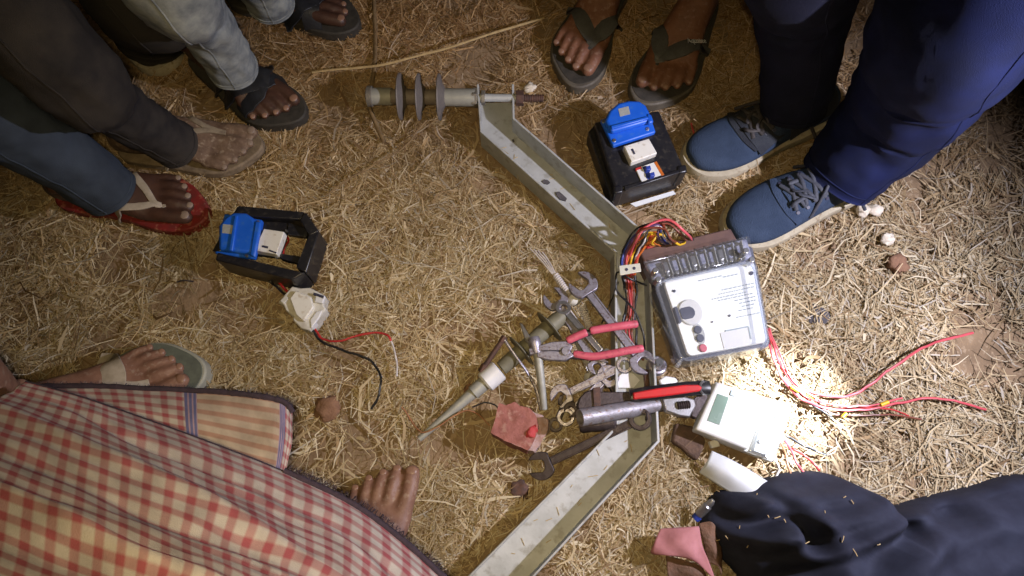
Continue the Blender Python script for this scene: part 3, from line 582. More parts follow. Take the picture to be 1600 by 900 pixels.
# ================================================================== small white meter
m2 = thing('electricity_meter', W(1155, 655), 'small white electronic meter with a grey display lying in the torch glare', 'meter')
slab('base', [(1118, 596), (1238, 633), (1208, 722), (1083, 673)], .030, .012, M['meter_white'], m2, bevel=.003)
bd = slab('body', [(1120, 596), (1200, 622), (1170, 703), (1086, 671)], .052, .029, M['meter_white'], m2, bevel=.004, seg=3)
tcv = slab('terminal_bay', [(1203, 632), (1232, 640), (1207, 715), (1177, 704)], .040, .030, M['silver_label'], m2, bevel=.001)
slab('terminal_cover', [(1201, 626), (1238, 638), (1210, 721), (1171, 707)], .050, .046, M['clear'], m2, bevel=.001)
slab('display', [(1121, 615), (1139, 621), (1124, 664), (1105, 657)], .0528, .050, M['lcd'], bd, bevel=0)
slab('button', [(1143, 609), (1152, 612), (1149, 620), (1140, 617)], .0545, .050, M['print'], bd, bevel=.0008)
for a, c in (((1190, 690), 'screw'), ((1215, 650), 'screw'), ((1200, 712), 'screw')): slab('screw', disc(a, 4, 10), .044, .038, M['screw'], m2, bevel=.0006)
slab('foot_tab', [(1108, 690), (1120, 686), (1126, 697), (1112, 700)], .024, .015, M['white_plastic'], m2, bevel=.001)
for cname, pts in (('w_white', [(1200, 712, .03), (1212, 720, .024), (1216, 735, .022), (1208, 752, .02)]), ('w_copper', [(1218, 690, .03), (1226, 705, .025), (1230, 725, .023), (1238, 748, .02)]),
                   ('w_pinkred', [(1226, 688, .03), (1238, 706, .025), (1246, 724, .022), (1258, 742, .02)]), ('w_red', [(1238, 700, .026), (1262, 715, .022), (1280, 735, .02)]),
                   ('w_black', [(1228, 680, .03), (1248, 692, .027), (1266, 702, .026), (1292, 711, .026)])):
    wire('wire', pts, .0019, M[cname], m2)

# ================================================================== tools
def head_pts(r, w, depth, s, ang):
    """open jaw at the origin facing -x, shaft leaving along +x; returns the outline from upper shaft joint to lower"""
    a0 = math.asin(min(.95, s/2/r)); b = math.asin(w/2/r); o = []
    n = 14; A1 = math.pi - b + ang; A2_ = -math.pi + b + ang
    for k in range(n+1): a = a0 + .35 + (A1 - a0 - .35)*k/n; o.append((r*math.cos(a), r*math.sin(a)))
    ca_, sa = math.cos(ang), math.sin(ang)
    for x, y in ((-r*.35, w/2), (depth*.3, w/2), (depth, w*.28), (depth, -w*.28), (depth*.3, -w/2), (-r*.35, -w/2)):
        o.append((x*ca_ - y*sa, x*sa + y*ca_))
    for k in range(n+1): a = A2_ + (-a0 - .35 - A2_)*k/n; o.append((r*math.cos(a), r*math.sin(a)))
    return o
def spanner(p0, p1, head0, head1, s, t, material, label, group='spanners in the tool pile', taper=1.0, name='spanner'):
    """p0, p1: (px, py, z) of the two head centres; a head is ('open', r, w, angle) or ('ring', r, hole)"""
    Mx, L = frame(W(*p0), W(*p1)); root = thing(name, Mx.translation, label, 'spanner', group)
    mb = MB(); e0 = head0[1]*.8; e1 = L - head1[1]*.8
    # the shank, with a recessed panel
    for y0, y1, tt in ((-s/2, s/2, t*.34), (-s/2, -s/2 + s*.22, t/2), (s/2 - s*.22, s/2, t/2)):
        q = [(e0, y0), (e1, y0*taper), (e1, y1*taper), (e0, y1)]
        mb.prism([Mx @ Vector((x, y, tt)) for x, y in q], [Mx @ Vector((x, y, -tt)) for x, y in q])
    part('shank', mb, material, root, bevel=t*.12)
    for hd, Mh in ((head0, Mx), (head1, Mx @ Matrix.Translation((L, 0, 0)) @ Matrix.Rotation(math.pi, 4, 'Z'))):
        mb = MB()
        if hd[0] == 'open':
            o_ = head_pts(hd[1], hd[2], hd[1]*.25, s*1.1, hd[3]); tt = t*.62
            mb.prism([Mh @ Vector((x, y, tt)) for x, y in o_], [Mh @ Vector((x, y, -tt)) for x, y in o_])
            part('open_jaw', mb, material, root, bevel=t*.14)
        else:
            ro, ri = hd[1], hd[2]; n = 24; tt = t*.75; rings = []
            for r_, z_ in ((ro, -tt*.7), (ro, tt*.7), (ro*.93, tt), (ri*1.04, tt), (ri, tt*.8), (ri, -tt*.8), (ri*1.04, -tt), (ro*.93, -tt)):
                rings.append([Mh @ Vector((r_*math.cos(2*math.pi*k/n), r_*math.sin(2*math.pi*k/n), z_)) for k in range(n)])
            rings.append(rings[0]); mb.loft(rings, cap=False); part('ring_end', mb, material, root, smooth=30)
    return root
spanner((911, 446, .050), (1003, 566, .062), ('open', .0230, .0235, .30), ('open', .0190, .0170, .28), .0135, .0070, M['tool_steel'], 'largest worn steel open spanner, its jaw topmost of the tool pile')
spanner((868, 468, .038), (932, 572, .046), ('open', .0200, .0200, .15), ('open', .0140, .012, -.2), .0125, .0060, M['tool_steel'], 'dull steel open spanner just left of the largest one, its jaw cradling a chrome ring')
spanner((880, 482, .046), (945, 556, .052), ('ring', .0120, .0068), ('open', .0115, .0105, .2), .0100, .0058, M['chrome'], 'bright chrome ring spanner whose ring sits on a dull open jaw')
spanner((878, 619, .036), (976, 571, .054), ('open', .0180, .0160, .45), ('ring', .0125, .0075), .0115, .0062, M['tool_steel'], 'embossed combination spanner below the pink pliers, jaw at its left end')
spanner((884, 652, .036), (950, 588, .046), ('ring', .0135, .008), ('open', .0170, .0150, -.3), .0105, .0060, M['tool_steel'], 'spanner with shiny edges slanting from the red brick up to the chrome ring')
spanner((868, 664, .028), (884, 628, .030), ('ring', .0110, .006), ('open', .0120, .011, .1), .0100, .0055, M['black_steel'], 'short blackened spanner end beside the broken red brick')
spanner((846, 728, .022), (1000, 655, .064), ('open', .0205, .0180, -.35), ('ring', .0165, .0095), .0125, .0068, M['black_steel'], 'long blackened ring spanner reaching from the steel arm down to the straw')
spanner((888, 500, .030), (926, 590, .030), ('ring', .0105, .006), ('open', .0130, .0115, .2), .0092, .0050, M['chrome'], 'chrome spanner lying lowest under the pliers grips, its open end towards the embossed spanner')
spanner((893, 640, .040), (948, 612, .040), ('open', .0120, .0105, .3), ('ring', .0110, .0065), .0095, .0052, M['black_steel'], 'short dark spanner half hidden behind the black wrench head')
# small eye at the end of the long spanner
tag(part('shackle_ring', coil(W(1008, 650, .066), W(1012, 650, .066), .0075, 1.05, .0016), M['black_steel'], smooth=60), 'small dark wire ring at the upper end of the long black spanner', 'ring')

# pliers with pink grips
pl = thing('pliers', W(880, 548), 'steel pliers with faded pink rubber grips spread across the spanners', 'pliers')
zp = .066
jaw = MB()
def PT(l, z): return PX(l, z)
slab('jaw', [(838, 541), (862, 534), (884, 533), (895, 540), (892, 548), (862, 547), (838, 548)], zp, zp - .010, M['tool_steel'], pl, bevel=.0012)
slab('jaw', [(838, 549), (862, 548), (892, 549), (897, 556), (884, 563), (858, 562), (840, 558)], zp - .001, zp - .011, M['tool_steel'], pl, bevel=.0012)
slab('pivot', disc((884, 548), 7, 16), zp + .003, zp - .008, M['tool_steel'], pl, bevel=.001)
for pts in ([(886, 537, zp-.004), (905, 526, zp-.002), (925, 518, zp)], [(888, 556, zp-.006), (905, 557, zp-.005), (925, 558, zp-.004)]):
    m = MB(); m.tube(crom([W(*p) for p in pts]), .0050, 10, flat=.7); part('tang', m, M['black_steel'], pl, smooth=60)
for pts in ([(886, 533, zp-.003), (902, 525, zp), (917, 519, zp+.002)], [(922, 517, zp+.002), (945, 513, zp+.002), (972, 509, zp+.004), (996, 506, zp+.002)], [(896, 553, zp-.005), (925, 557, zp-.004), (955, 553, zp), (980, 548, zp+.002), (1005, 544, zp+.002)]):
    C_ = crom([W(*p) for p in pts]); m = MB(); n = len(C_); m.tube(C_, [.0062*(1 if 0 < k < n-1 else .8) for k in range(n)], 12, flat=.85); part('grip', m, M['grip_pink'], pl, smooth=50)
wire('wire_end', [(896, 553, .06), (890, 552, .062), (888, 548, .064)], .002, M['w_red'], pl)

# pointed spike and thin rods
sp = thing('steel_spike', W(840, 590), 'pale steel spike with a pointed blade leaning over the olive insulator, left of the pliers', 'spike')
m = MB(); m.tube([W(836, 529, .060), W(841, 560, .056), W(846, 600, .045), W(850, 640, .030)], [.0072, .0066, .0060, .0052], 12); part('shaft', m, M['sleeve'], sp, bevel=.001)
slab('blade', [(812, 504), (817, 507), (829, 527), (827, 535), (822, 534)], .060, .054, M['chrome'], sp, bevel=.001)
m = MB(); m.lathe(W(833, 527, .060), W(839, 552, .058), [(0, .008), (.003, .0098), (.012, .0098), (.016, .0085), (.026, .008)], 16); part('collar', m, M['tool_steel'], sp, bevel=.0006)
slab('cross_piece', [(826, 545), (850, 538), (852, 547), (828, 554)], .064, .052, M['tool_steel'], sp, bevel=.001)
tag(wire('steel_rod', [(788, 531, .052), (805, 556, .048), (824, 582, .042), (838, 610, .034), (845, 640, .028)], .0022, M['tool_steel']), 'thin steel rod slanting just left of the pale spike', 'rod')
hk = thing('iron_bolt', W(770, 550), 'short rusty iron bolt with a head at each end, leftmost of the tools', 'bolt')
m = MB(); m.tube([W(786, 530, .050), W(770, 553, .044), W(756, 574, .036)], .0042, 8); part('stem', m, M['rust'], hk)
m = MB(); m.lathe(W(789, 526, .051), W(784, 533, .049), [(0, .0055), (.010, .0055)], 6); part('head', m, M['rust'], hk, bevel=.0006)
m = MB(); m.lathe(W(758, 570, .037), W(753, 579, .034), [(0, .0062), (.013, .0062)], 6); part('head', m, M['rust'], hk, bevel=.0006)
tag(wire('bent_wire', [(628, 636, .020), (642, 656, .021), (655, 672, .024), (662, 676, .026), (685, 666, .028), (712, 648, .030), (730, 640, .030), (750, 650, .026), (765, 665, .022)], .0014, M['w_copper']), 'thin bare copper wire bent along the tip of the olive insulator', 'wire')
tag(wire('thin_wire', [(738, 636, .028), (755, 630, .030), (772, 632, .032), (778, 638, .032)], .0011, M['w_black']), 'thin dark wire poking out behind the broken red brick', 'wire')

# adjustable wrenches and the tube
ad = thing('gripped_wrench', W(1000, 615), 'wrench with a red and black grip lying towards the small white meter', 'wrench')
m = MB(); m.tube(crom([W(*p) for p in ((985, 620, .070), (1020, 614, .074), (1060, 609, .076), (1095, 606, .076), (1108, 606, .075))]), .0105, 14, flat=.6); part('grip', m, M['black_plastic'], ad, smooth=50)
slab('grip_inlay', [(989, 613, .0800), (1030, 606, .083), (1070, 601, .085), (1092, 601, .085), (1098, 605, .085), (1094, 611, .085), (1060, 616, .084), (1020, 621, .082), (990, 624, .0800)], .0815, .072, M['grip_red'], ad, bevel=.002)
part('hang_ring', coil(W(1100, 606, .078), W(1101, 606, .079), .0090, 1.05, .0018), M['chrome'], ad, smooth=60)
slab('shank', [(936, 612), (986, 612), (988, 626), (936, 634)], .066, .058, M['black_steel'], ad, bevel=.0015)
slab('head', [(905, 622), (914, 612), (938, 605), (940, 634), (916, 640), (905, 644), (902, 634)], .064, .046, M['black_steel'], ad, bevel=.002)
slab('jaw_plate', [(926, 606), (938, 604), (939, 634), (928, 636)], .067, .050, M['rust'], ad, bevel=.001)
tb2 = thing('steel_tube', W(960, 645), 'grey steel tube spanner with an open round end lying below the red grip', 'tube')
a, b = W(906, 653, .092), W(1036, 631, .048); L_ = (b-a).length
m = MB(); m.lathe(a, b, [(0, .0122), (L_*.6, .0122), (L_, .0095), (L_, .002), (L_-.03, .002), (.05, .0088), (0, .0092), (-.0005, .0108), (0, .0122)], 28, False); part('barrel', m, M['tube'], tb2, smooth=30)
m = MB(); m.lathe(W(905, 664, .048), W(955, 660, .050), [(0, .010), (.004, .012), (.05, .012), (.054, .009)], 16); part('lower_socket', m, M['black_steel'], tb2)
aj = thing('adjustable_wrench', W(1070, 635), 'adjustable wrench with a silver head and worm screw beside the small white meter', 'wrench')
slab('handle', [(960, 640), (1042, 622), (1048, 640), (964, 656)], .052, .042, M['black_steel'], aj, bevel=.002)
slab('head', [(1034, 622), (1066, 618), (1086, 624), (1088, 634), (1078, 652), (1062, 650), (1040, 642)], .064, .050, M['chrome'], aj, bevel=.002)
slab('fixed_jaw', [(1084, 622), (1104, 608), (1106, 622), (1096, 640), (1088, 654), (1080, 650)], .063, .050, M['black_steel'], aj, bevel=.0015)
m = MB(); a, b = W(1058, 634, .064), W(1078, 632, .064); m.lathe(a, b, [((b-a).length*k/12, .0062 if k % 2 else .0048) for k in range(13)], 14); part('worm_screw', m, M['black_steel'], aj, smooth=20)
# nuts and small hardware on the arm
nb = thing('steel_nut', W(1026, 572), 'round steel nut and washer by the lower corner of the big meter', 'nut')
m = MB(); m.lathe(W(1024, 574, .030), W(1030, 566, .052), [(0, .015), (.012, .015), (.013, .011), (.02, .011)], 20); part('nut_body', m, M['tool_steel'], nb, smooth=30, bevel=.0008)
m = MB(); m.lathe(W(1027, 571, .045), W(1031, 565, .058), [(0, .006), (.013, .006)], 12); part('bolt_end', m, M['chrome'], nb, smooth=30)
m = MB(); m.tube([W(1009, 578, .04), W(1010, 592, .04), W(1011, 604, .038)], .0042, 8)
tag(part('iron_bolt', m, M['rust'], smooth=40), 'short rusty bolt standing upright between the steel nut and the red grip', 'bolt')
tag(slab('plastic_scrap', [(964, 590), (976, 580), (990, 584), (1000, 594), (990, 606), (966, 606)], .020, .0165, M['white_band'], bevel=.0006), 'crumpled white plastic scrap lying inside the steel arm', 'scrap')
tag(slab('plastic_scrap', [(1030, 594), (1040, 587), (1056, 590), (1060, 596), (1048, 602), (1034, 602)], .034, .026, M['white_band'], bevel=.002), 'small white plastic lump under the lower edge of the big meter', 'scrap')

# ================================================================== broken red brick, papers, pouch
def rough(o, amp, sc, cuts=5):
    bm = bmesh.new(); bm.from_mesh(o.data); bmesh.ops.triangulate(bm, faces=[f for f in bm.faces if len(f.verts) > 4])
    for _ in range(cuts):
        lg = [e for e in bm.edges if e.calc_length() > .006]
        if not lg: break
        bmesh.ops.subdivide_edges(bm, edges=lg, cuts=1, use_grid_fill=True)
    bmesh.ops.triangulate(bm, faces=[f for f in bm.faces if len(f.verts) > 4]); bm.normal_update()
    off = [v.normal*(amp*mnoise.noise(v.co*sc) + .5*amp*mnoise.noise(v.co*sc*2.7)) for v in bm.verts]
    for v, d in zip(bm.verts, off): v.co += d
    bm.to_mesh(o.data); bm.free(); o.modifiers.clear(); o.data.shade_smooth(); o.data.set_sharp_from_angle(angle=R(50)); return o
bk = thing('broken_brick', W(812, 665), 'broken dusty red brick piece with a bright red chip beside the spanners', 'brick')
rough(slab('brick_body', [(780, 630), (790, 633), (804, 628), (812, 634), (827, 637), (838, 650), (842, 668), (834, 690), (824, 704), (795, 692), (767, 676)], .056, .010, M['clay'], bk, bevel=.004), .0022, 80)
rough(slab('crumbled_edge', [(832, 642), (846, 648), (858, 655), (856, 672), (844, 690), (836, 705), (822, 702), (830, 684)], .044, .010, M['clay_pale'], bk, bevel=.004), .005, 80)
rough(slab('red_chip', [(828, 666), (838, 662), (840, 672), (834, 684), (824, 682)], .059, .045, M['clay_bright'], bk, bevel=.003), .006, 90)
def sheet(name, rows, material, parent=None, n=6, thick=.0008, amp=.002, **k):
    """a thin sheet through rows of (px, py, z)"""
    G = [crom([W(*p) for p in r], n) for r in rows]; Cc = [crom([g_[i] for g_ in G], n) for i in range(len(G[0]))]
    mb = MB(); mb.grid([[p + Vector((0, 0, amp*mnoise.noise(p*40))) for p in c] for c in Cc])
    o = part(name, mb, material, parent, smooth=60, **k); s = o.modifiers.new('thick', 'SOLIDIFY'); s.thickness = thick; return o
tag(sheet('paper_strip', [[(1112, 704, .030), (1150, 722, .040), (1200, 752, .034)], [(1104, 722, .034), (1140, 742, .046), (1185, 770, .040)], [(1092, 738, .018), (1120, 757, .028), (1165, 785, .028)]], M['paper'], thick=.0015),
    'pale curved plastic strip between the white meter and the navy cloth', 'plastic strip')
pk = thing('torn_packet', W(1075, 860), 'torn pink packet with a brown inside lying left of the navy cloth', 'packet')
sheet('pink_flap', [[(1032, 826, .045), (1060, 824, .052), (1092, 822, .05)], [(1022, 848, .048), (1058, 850, .060), (1098, 852, .055)], [(1020, 866, .046), (1075, 868, .058), (1108, 876, .050)], [(1066, 866, .050), (1092, 882, .050), (1118, 908, .046)]], M['pink_paper'], pk, amp=.006)
sheet('brown_side', [[(1092, 818, .040), (1112, 816, .044), (1124, 838, .03)], [(1098, 846, .040), (1116, 850, .045), (1128, 870, .03)], [(1108, 880, .036), (1122, 886, .036), (1126, 900, .03)]], M['brown_pouch'], pk, amp=.008)
sheet('brown_side', [[(1040, 868, .035), (1066, 874, .04), (1096, 884, .038)], [(1042, 890, .032), (1070, 900, .036), (1104, 905, .034)], [(1044, 930, .02), (1076, 935, .02), (1110, 935, .02)]], M['brown_pouch'], pk, amp=.008)
bt = thing('steel_bolt', W(1100, 800), 'shiny steel bolt tip with a blue band beside the navy cloth', 'bolt')
m = MB(); a, b = W(1090, 806, .030), W(1114, 782, .050); m.lathe(a, b, [(0, .004), (.003, .0062), (.022, .0066), (.024, .0048), (.030, .0048), (.034, .003)], 14); part('bolt_body', m, M['chrome'], bt, smooth=30)
m = MB(); m.lathe(W(1086, 811, .028), W(1092, 805, .031), [(0, .0058), (.006, .0068)], 12); part('band', m, M['w_blue'], bt)
M['flat_brown'] = mat('brown_patch', (0.12, 0.07, 0.045), (0.07, 0.042, 0.03), 0.9, 0, 60, 0.8)
tag(slab('brown_piece', [(1056, 660), (1090, 668), (1104, 688), (1098, 704), (1090, 720), (1078, 712), (1066, 700), (1050, 690)], .020, .004, M['flat_brown'], bevel=.004), 'flat brown patch left of the small white meter', 'bark')  # low flat slab in dark brown, level with the straw

# ================================================================== stones and stalks
def lump(name, px, py, r, material, label, cat, flat=.65, z=.012, group=None):
    bm = bmesh.new(); bmesh.ops.create_icosphere(bm, subdivisions=3, radius=r); sd = random.random()*50
    for v in bm.verts:
        q = v.co/r; v.co *= 1 + .45*mnoise.noise(q*1.2 + Vector((sd, 0, 0))) + .25*mnoise.noise(q*3.1 + Vector((0, sd, 0))) + .10*mnoise.noise(q*8 + Vector((0, 0, sd))); v.co.z *= flat
    me = bpy.data.meshes.new(name); bm.to_mesh(me); bm.free()
    c = W(px, py, z); me.transform(Matrix.Translation(c)); return tag(place(name, me, material, smooth=60), label, cat, group)
G_ = 'pale pebbles by the sneaker'
lump('pebble', 1349, 329, .0115, M['pebble'], 'pale pebble by the sneaker sole, left one of the touching pair', 'pebble', .8, .022, G_)
lump('pebble', 1368, 328, .0115, M['pebble'], 'pale pebble in the touching pair, the one farther from the sneaker', 'pebble', .8, .022, G_)
lump('pebble', 1387, 373, .0105, M['pebble'], 'single pale pebble lying below the touching pair', 'pebble', .8, .020, G_)
lump('pebble', 1402, 412, .016, M['clod'], 'brownish clod below the single pale pebble', 'clod', .7)
lump('clod', 511, 638, .019, M['clod'], 'flat reddish earth clod near the end of the black wire', 'clod', .35, .010)
lump('clod', 812, 765, .013, M['rust'], 'small dark red clod below the long black spanner', 'clod', .4, .010)
lump('clod', 1277, 491, .017, M['darkclod'], 'dark grey clod in the straw right of the big meter', 'clod', .35, .008)
lump('clod', 735, 610, .010, M['clod'], 'tiny brown clod by the tip of the olive insulator', 'clod', .6, .012)
lump('pebble', 828, 137, .010, M['pebble'], 'small yellowish pebble by the threaded bolt end', 'pebble', .8, .014)
tag(wire('dry_stalk', [(488, 113, .022), (520, 109, .026), (560, 106, .028), (600, 101, .034), (650, 88, .036), (700, 75, .034), (760, 55, .030), (800, 43, .024), (850, 28, .018)], .0024, M['stalk']), 'long pale dry stalk lying above the insulator', 'stalk')
tag(wire('dry_stalk', [(584, -10, .016), (586, 60, .018), (585, 105, .022), (579, 140, .03), (577, 165, .03), (588, 195, .026), (600, 222, .02)], .0040, M['twig']), 'upright brown stalk crossing the far end of the insulator', 'stalk')
tag(wire('dry_stalk', [(508, 306, .018), (545, 280, .022), (585, 258, .022), (630, 230, .024), (652, 205, .026), (668, 186, .022)], .0017, M['twig']), 'thin brown stalk slanting below the insulator', 'stalk')
tag(wire('dry_stalk', [(345, 474, .018), (375, 466, .020), (400, 458, .020), (425, 448, .018)], .0012, M['twig']), 'short brown stalk below the open black box', 'stalk')
tag(wire('dry_stalk', [(276, 441, .02), (288, 438, .022), (302, 440, .018)], .0014, M['black_steel']), 'tiny dark twig left of the open black box', 'twig')
tag(wire('wire_scrap', [(1080, 193, .02), (1082, 203, .026), (1086, 214, .02)], .0016, M['w_red']), 'short red wire bit beside the toe of the far blue sneaker', 'wire')

# ================================================================== people
def foot_mb(Mx, s, side, sep=1.0):
    """side=+1: big toe on +y.  x runs to the toes, the sole is at z=0, the ankle near x=0; s scales"""
    mb = MB(); S = [(-.060, 0, .016, .046, .014), (-.052, 0, .025, .060, .006), (-.030, 0, .031, .085, .001), (-.005, 0, .0325, .093, .001), (.025, .001, .0335, .082, .002),
         (.055, .002, .036, .066, .005), (.085, .002, .0405, .050, .005), (.110, .002, .0445, .038, .002), (.128, .001, .0445, .029, .002), (.140, .000, .041, .023, .004)]
    n = 20; rings = []
    for x, yc, w, zt, zb in S:
        ring = []
        for k in range(n):
            a = 2*math.pi*k/n; c, si = math.cos(a), math.sin(a); zc = (zt+zb)/2; h = (zt-zb)/2
            yy = w*math.copysign(abs(c)**.8, c); zz = h*math.copysign(abs(si)**.9, si)
            if x > .03 and si > 0: zz *= 1 + .16*(c*1)            # the instep is higher on the big-toe side
            if x > .115 and c > 0: xx = x + .006*c
            elif x > .115: xx = x + .016*c
            else: xx = x
            ring.append(Mx @ Vector((xx*s, (yc + yy)*side*s, (zc + zz)*s)))
        rings.append(ring)
    mb.loft(rings)
    toes = [((.118, .0285, .017), (.152, .0325, .017), (.182, .0300, .0135), .0150, .0128, .0122), ((.122, .0075, .017), (.154, .0085, .0205), (.181, .0075, .0105), .0098, .0090, .0088),
            ((.120, -.0090, .016), (.147, -.0098, .019), (.172, -.0105, .0100), .0090, .0083, .0082), ((.116, -.0245, .015), (.139, -.0265, .0175), (.160, -.0280, .0095), .0088, .0078, .0078),
            ((.106, -.0375, .013), (.125, -.0415, .0155), (.144, -.0435, .0090), .0086, .0074, .0074)]
    nails = MB()
    for a, b, c, r0, r1, r2 in toes:
        P = [Mx @ Vector((p[0]*s, p[1]*side*s*sep, p[2]*s)) for p in (a, b, c)]
        C_ = crom(P, 4); N_ = len(C_); rs = [(r0 + (r1-r0)*min(1, 2*k/(N_-1)) if k < N_/2 else r1 + (r2-r1)*(2*k/(N_-1)-1))*s for k in range(N_)]
        mb.tube(C_, rs, 10)
        mb.ellipsoid(Matrix.Translation(C_[-1]) @ Mx.to_3x3().to_4x4(), r2*s, r2*s, r2*s*.92, 10, 6)
        d = (P[2]-P[1]).normalized(); Nf, _ = frame(P[2] - d*r2*s*.15, P[2] + d)
        up = Nf.to_3x3() @ Vector((0, 0, 1))
        nails.ellipsoid(Matrix.Translation(P[2] + up*r2*s*.80 + d*r2*s*.10) @ Nf.to_3x3().to_4x4() @ Matrix.Rotation(.10, 4, 'Y'), r2*s*.60, r2*s*.66, r2*s*.16, 12, 6)
    return mb, nails
def foot_matrix(toe, back, L, z, roll=0):
    t = W(toe[0], toe[1], z); h = W(back[0], back[1], z); d = (t - h).normalized()
    s = L/.254; org = t - d*(.194*s)
    Mx, _ = frame(org, t); return Mx, s
def leg_mb(mb, Mx, s, knee, hip, slim=1.0):
    a0 = Mx @ Vector((-.022*s, 0, .045*s)); a1 = Mx @ Vector((-.020*s, 0, .095*s)); k = Vector(knee)
    d = k - a1
    P = crom([a0, a1, a1 + d*.3, a1 + d*.6, k, k.lerp(Vector(hip), .5), Vector(hip)], 5)
    n = len(P); prof = [.031, .033, .043, .054, .052, .064, .078]
    rs = [np.interp(i/5, range(7), prof)*slim*s for i in range(n)]
    mb.tube(P, rs, 18)
    for sd in (-1, 1): mb.ellipsoid(Matrix.Translation(Mx @ Vector((-.012*s, sd*.031*s, .075*s))), .011*s, .009*s, .012*s, 10, 6)
def sole_outline(s, side, grow=.008):
    pts = [(-.070, 0), (-.064, .020), (-.045, .032), (-.01, .036), (.03, .034), (.07, .040), (.11, .049), (.15, .052), (.182, .046), (.203, .030), (.208, .012), (.200, -.006), (.183, -.024), (.163, -.040), (.135, -.051), (.10, -.052), (.06, -.046), (.02, -.040), (-.02, -.036), (-.05, -.030), (-.066, -.016)]
    c = crom([Vector((x, y, 0)) for x, y in pts + [pts[0]]], 3)[:-1]
    return [((p.x + math.copysign(grow*.5, p.x-.07))*s, p.y*side*s*(1 + grow*6)) for p in c]
def sole(name, Mx, s, side, z0, z1, material, parent, bevel=.003, grow=.008):
    o_ = sole_outline(s, side, grow); mb = MB(); mb.prism([Mx @ Vector((x, y, z1)) for x, y in o_], [Mx @ Vector((x, y, z0)) for x, y in o_])
    return part(name, mb, material, parent, bevel=bevel)
class Surf:
    def __init__(s, mb): s.t = BVHTree.FromPolygons([Vector(v) for v in mb.v], mb.f)
    def hit(s, p, zmin):
        h = s.t.ray_cast(Vector((p.x, p.y, .30)), Vector((0, 0, -1)))
        if h[0] is None or h[0].z < zmin: return Vector((p.x, p.y, zmin)), Vector((0, 0, 1))
        return h[0], (h[1] if h[1].z > 0 else -h[1])
def strap(name, surf, Mx, s, side, path, widths, thick, zmin, material, parent, lift=.001, sub=6, drop=True):
    C_ = crom([Vector((x*s, y*side*s, 0)) for x, y in path], sub); n = len(C_); rings = []
    H = [surf.hit(Mx @ c, zmin) for c in C_]
    Z = [h[0].z for h in H]
    for _ in range(3): Z = [sum(Z[max(0, i-1):i+2])/len(Z[max(0, i-1):i+2]) for i in range(n)]
    for i in range(n):
        p = Vector((H[i][0].x, H[i][0].y, Z[i] + lift)); q = Mx @ C_[min(i+1, n-1)]; q0 = Mx @ C_[max(i-1, 0)]
        t = (q - q0); t.z = Z[min(i+1, n-1)] - Z[max(i-1, 0)]; t.normalize(); nn = (H[i][1] + Vector((0, 0, .6))).normalized(); b = nn.cross(t).normalized(); nn = t.cross(b)
        w = float(np.interp(i/(n-1), np.linspace(0, 1, len(widths)), widths))*s/2
        hl, hr = (surf.hit(p + b*w, zmin)[0].z, surf.hit(p - b*w, zmin)[0].z)
        l, r = p + b*w, p - b*w; l.z = min(p.z, max(min(hl, p.z) + lift*.6, p.z - .30*(l - p).length)); r.z = min(p.z, max(min(hr, p.z) + lift*.6, p.z - .30*(r - p).length))
        rings.append([l, p + nn*thick*.3, r, r + nn*thick, p + nn*thick*1.3, l + nn*thick])
    mb = MB(); mb.loft(rings); part(name, mb, material, parent, smooth=50, bevel=thick*.2); return rings
def trouser(parent, path, radii, material, name='trouser_leg', seed=0, folds=.10, n=64, sub=16, hem=True, squash=1.0):
    P = crom([Vector(p) for p in path], sub); k = len(P); rs = [float(np.interp(i/(k-1), np.linspace(0, 1, len(radii)), radii)) for i in range(k)]
    mb = MB(); rings = []; prev = Vector((0, 1, 0)); dist = 0
    for i, p in enumerate(P):
        t = (P[min(i+1, k-1)] - P[max(i-1, 0)]).normalized(); b = (prev - t*prev.dot(t)).normalized(); prev = b; a = t.cross(b)
        if i: dist += (p - P[i-1]).length
        ring = []
        for q in range(n):
            an = 2*math.pi*q/n; d = a*math.cos(an) + b*math.sin(an)*squash
            w = mnoise.noise(Vector((math.cos(an)*1.3, math.sin(an)*1.3, dist*22 + seed*7.7))) + .55*mnoise.noise(Vector((math.cos(an)*2.6, math.sin(an)*2.6, dist*48 + seed*3.1)))
            cr = mnoise.noise(Vector((math.cos(an)*1.6 + dist*9, math.sin(an)*1.6, dist*26 + seed*5.3))); w += .75*(.28 - abs(cr))
            am = folds*(1.0 if dist > .02 else .35)
            ring.append(p + d*rs[i]*(1 + am*w))
        rings.append(ring)
    if hem:                                                              # a turned hem: the cloth folds back inside
        c0 = sum(rings[0], Vector())/n; t0 = (P[1]-P[0]).normalized()
        h1 = [c0 + (v - c0)*1.03 - t0*.002 for v in rings[0]]; inner = [c0 + (v - c0)*.90 for v in rings[0]]; inn2 = [c0 + (v - c0)*.80 + t0*.05 for v in rings[0]]
        mb.loft([inn2, inner, h1] + rings, cap=False)
    else: mb.loft(rings)
    o = part(name, mb, material, parent, smooth=70)
    for q in (int(n*.22), int(n*.72)):
        m = MB(); m.tube([r[q] for r in rings], .0014, 6); part('seam', m, material, o, smooth=60)
    c0 = sum(rings[2], Vector())/n; m = MB(); m.tube([c0 + (v - c0)*1.004 for v in rings[2]] + [c0 + (rings[2][0] - c0)*1.004], .0012, 6); part('hem_seam', m, material, o, smooth=60)
    return o
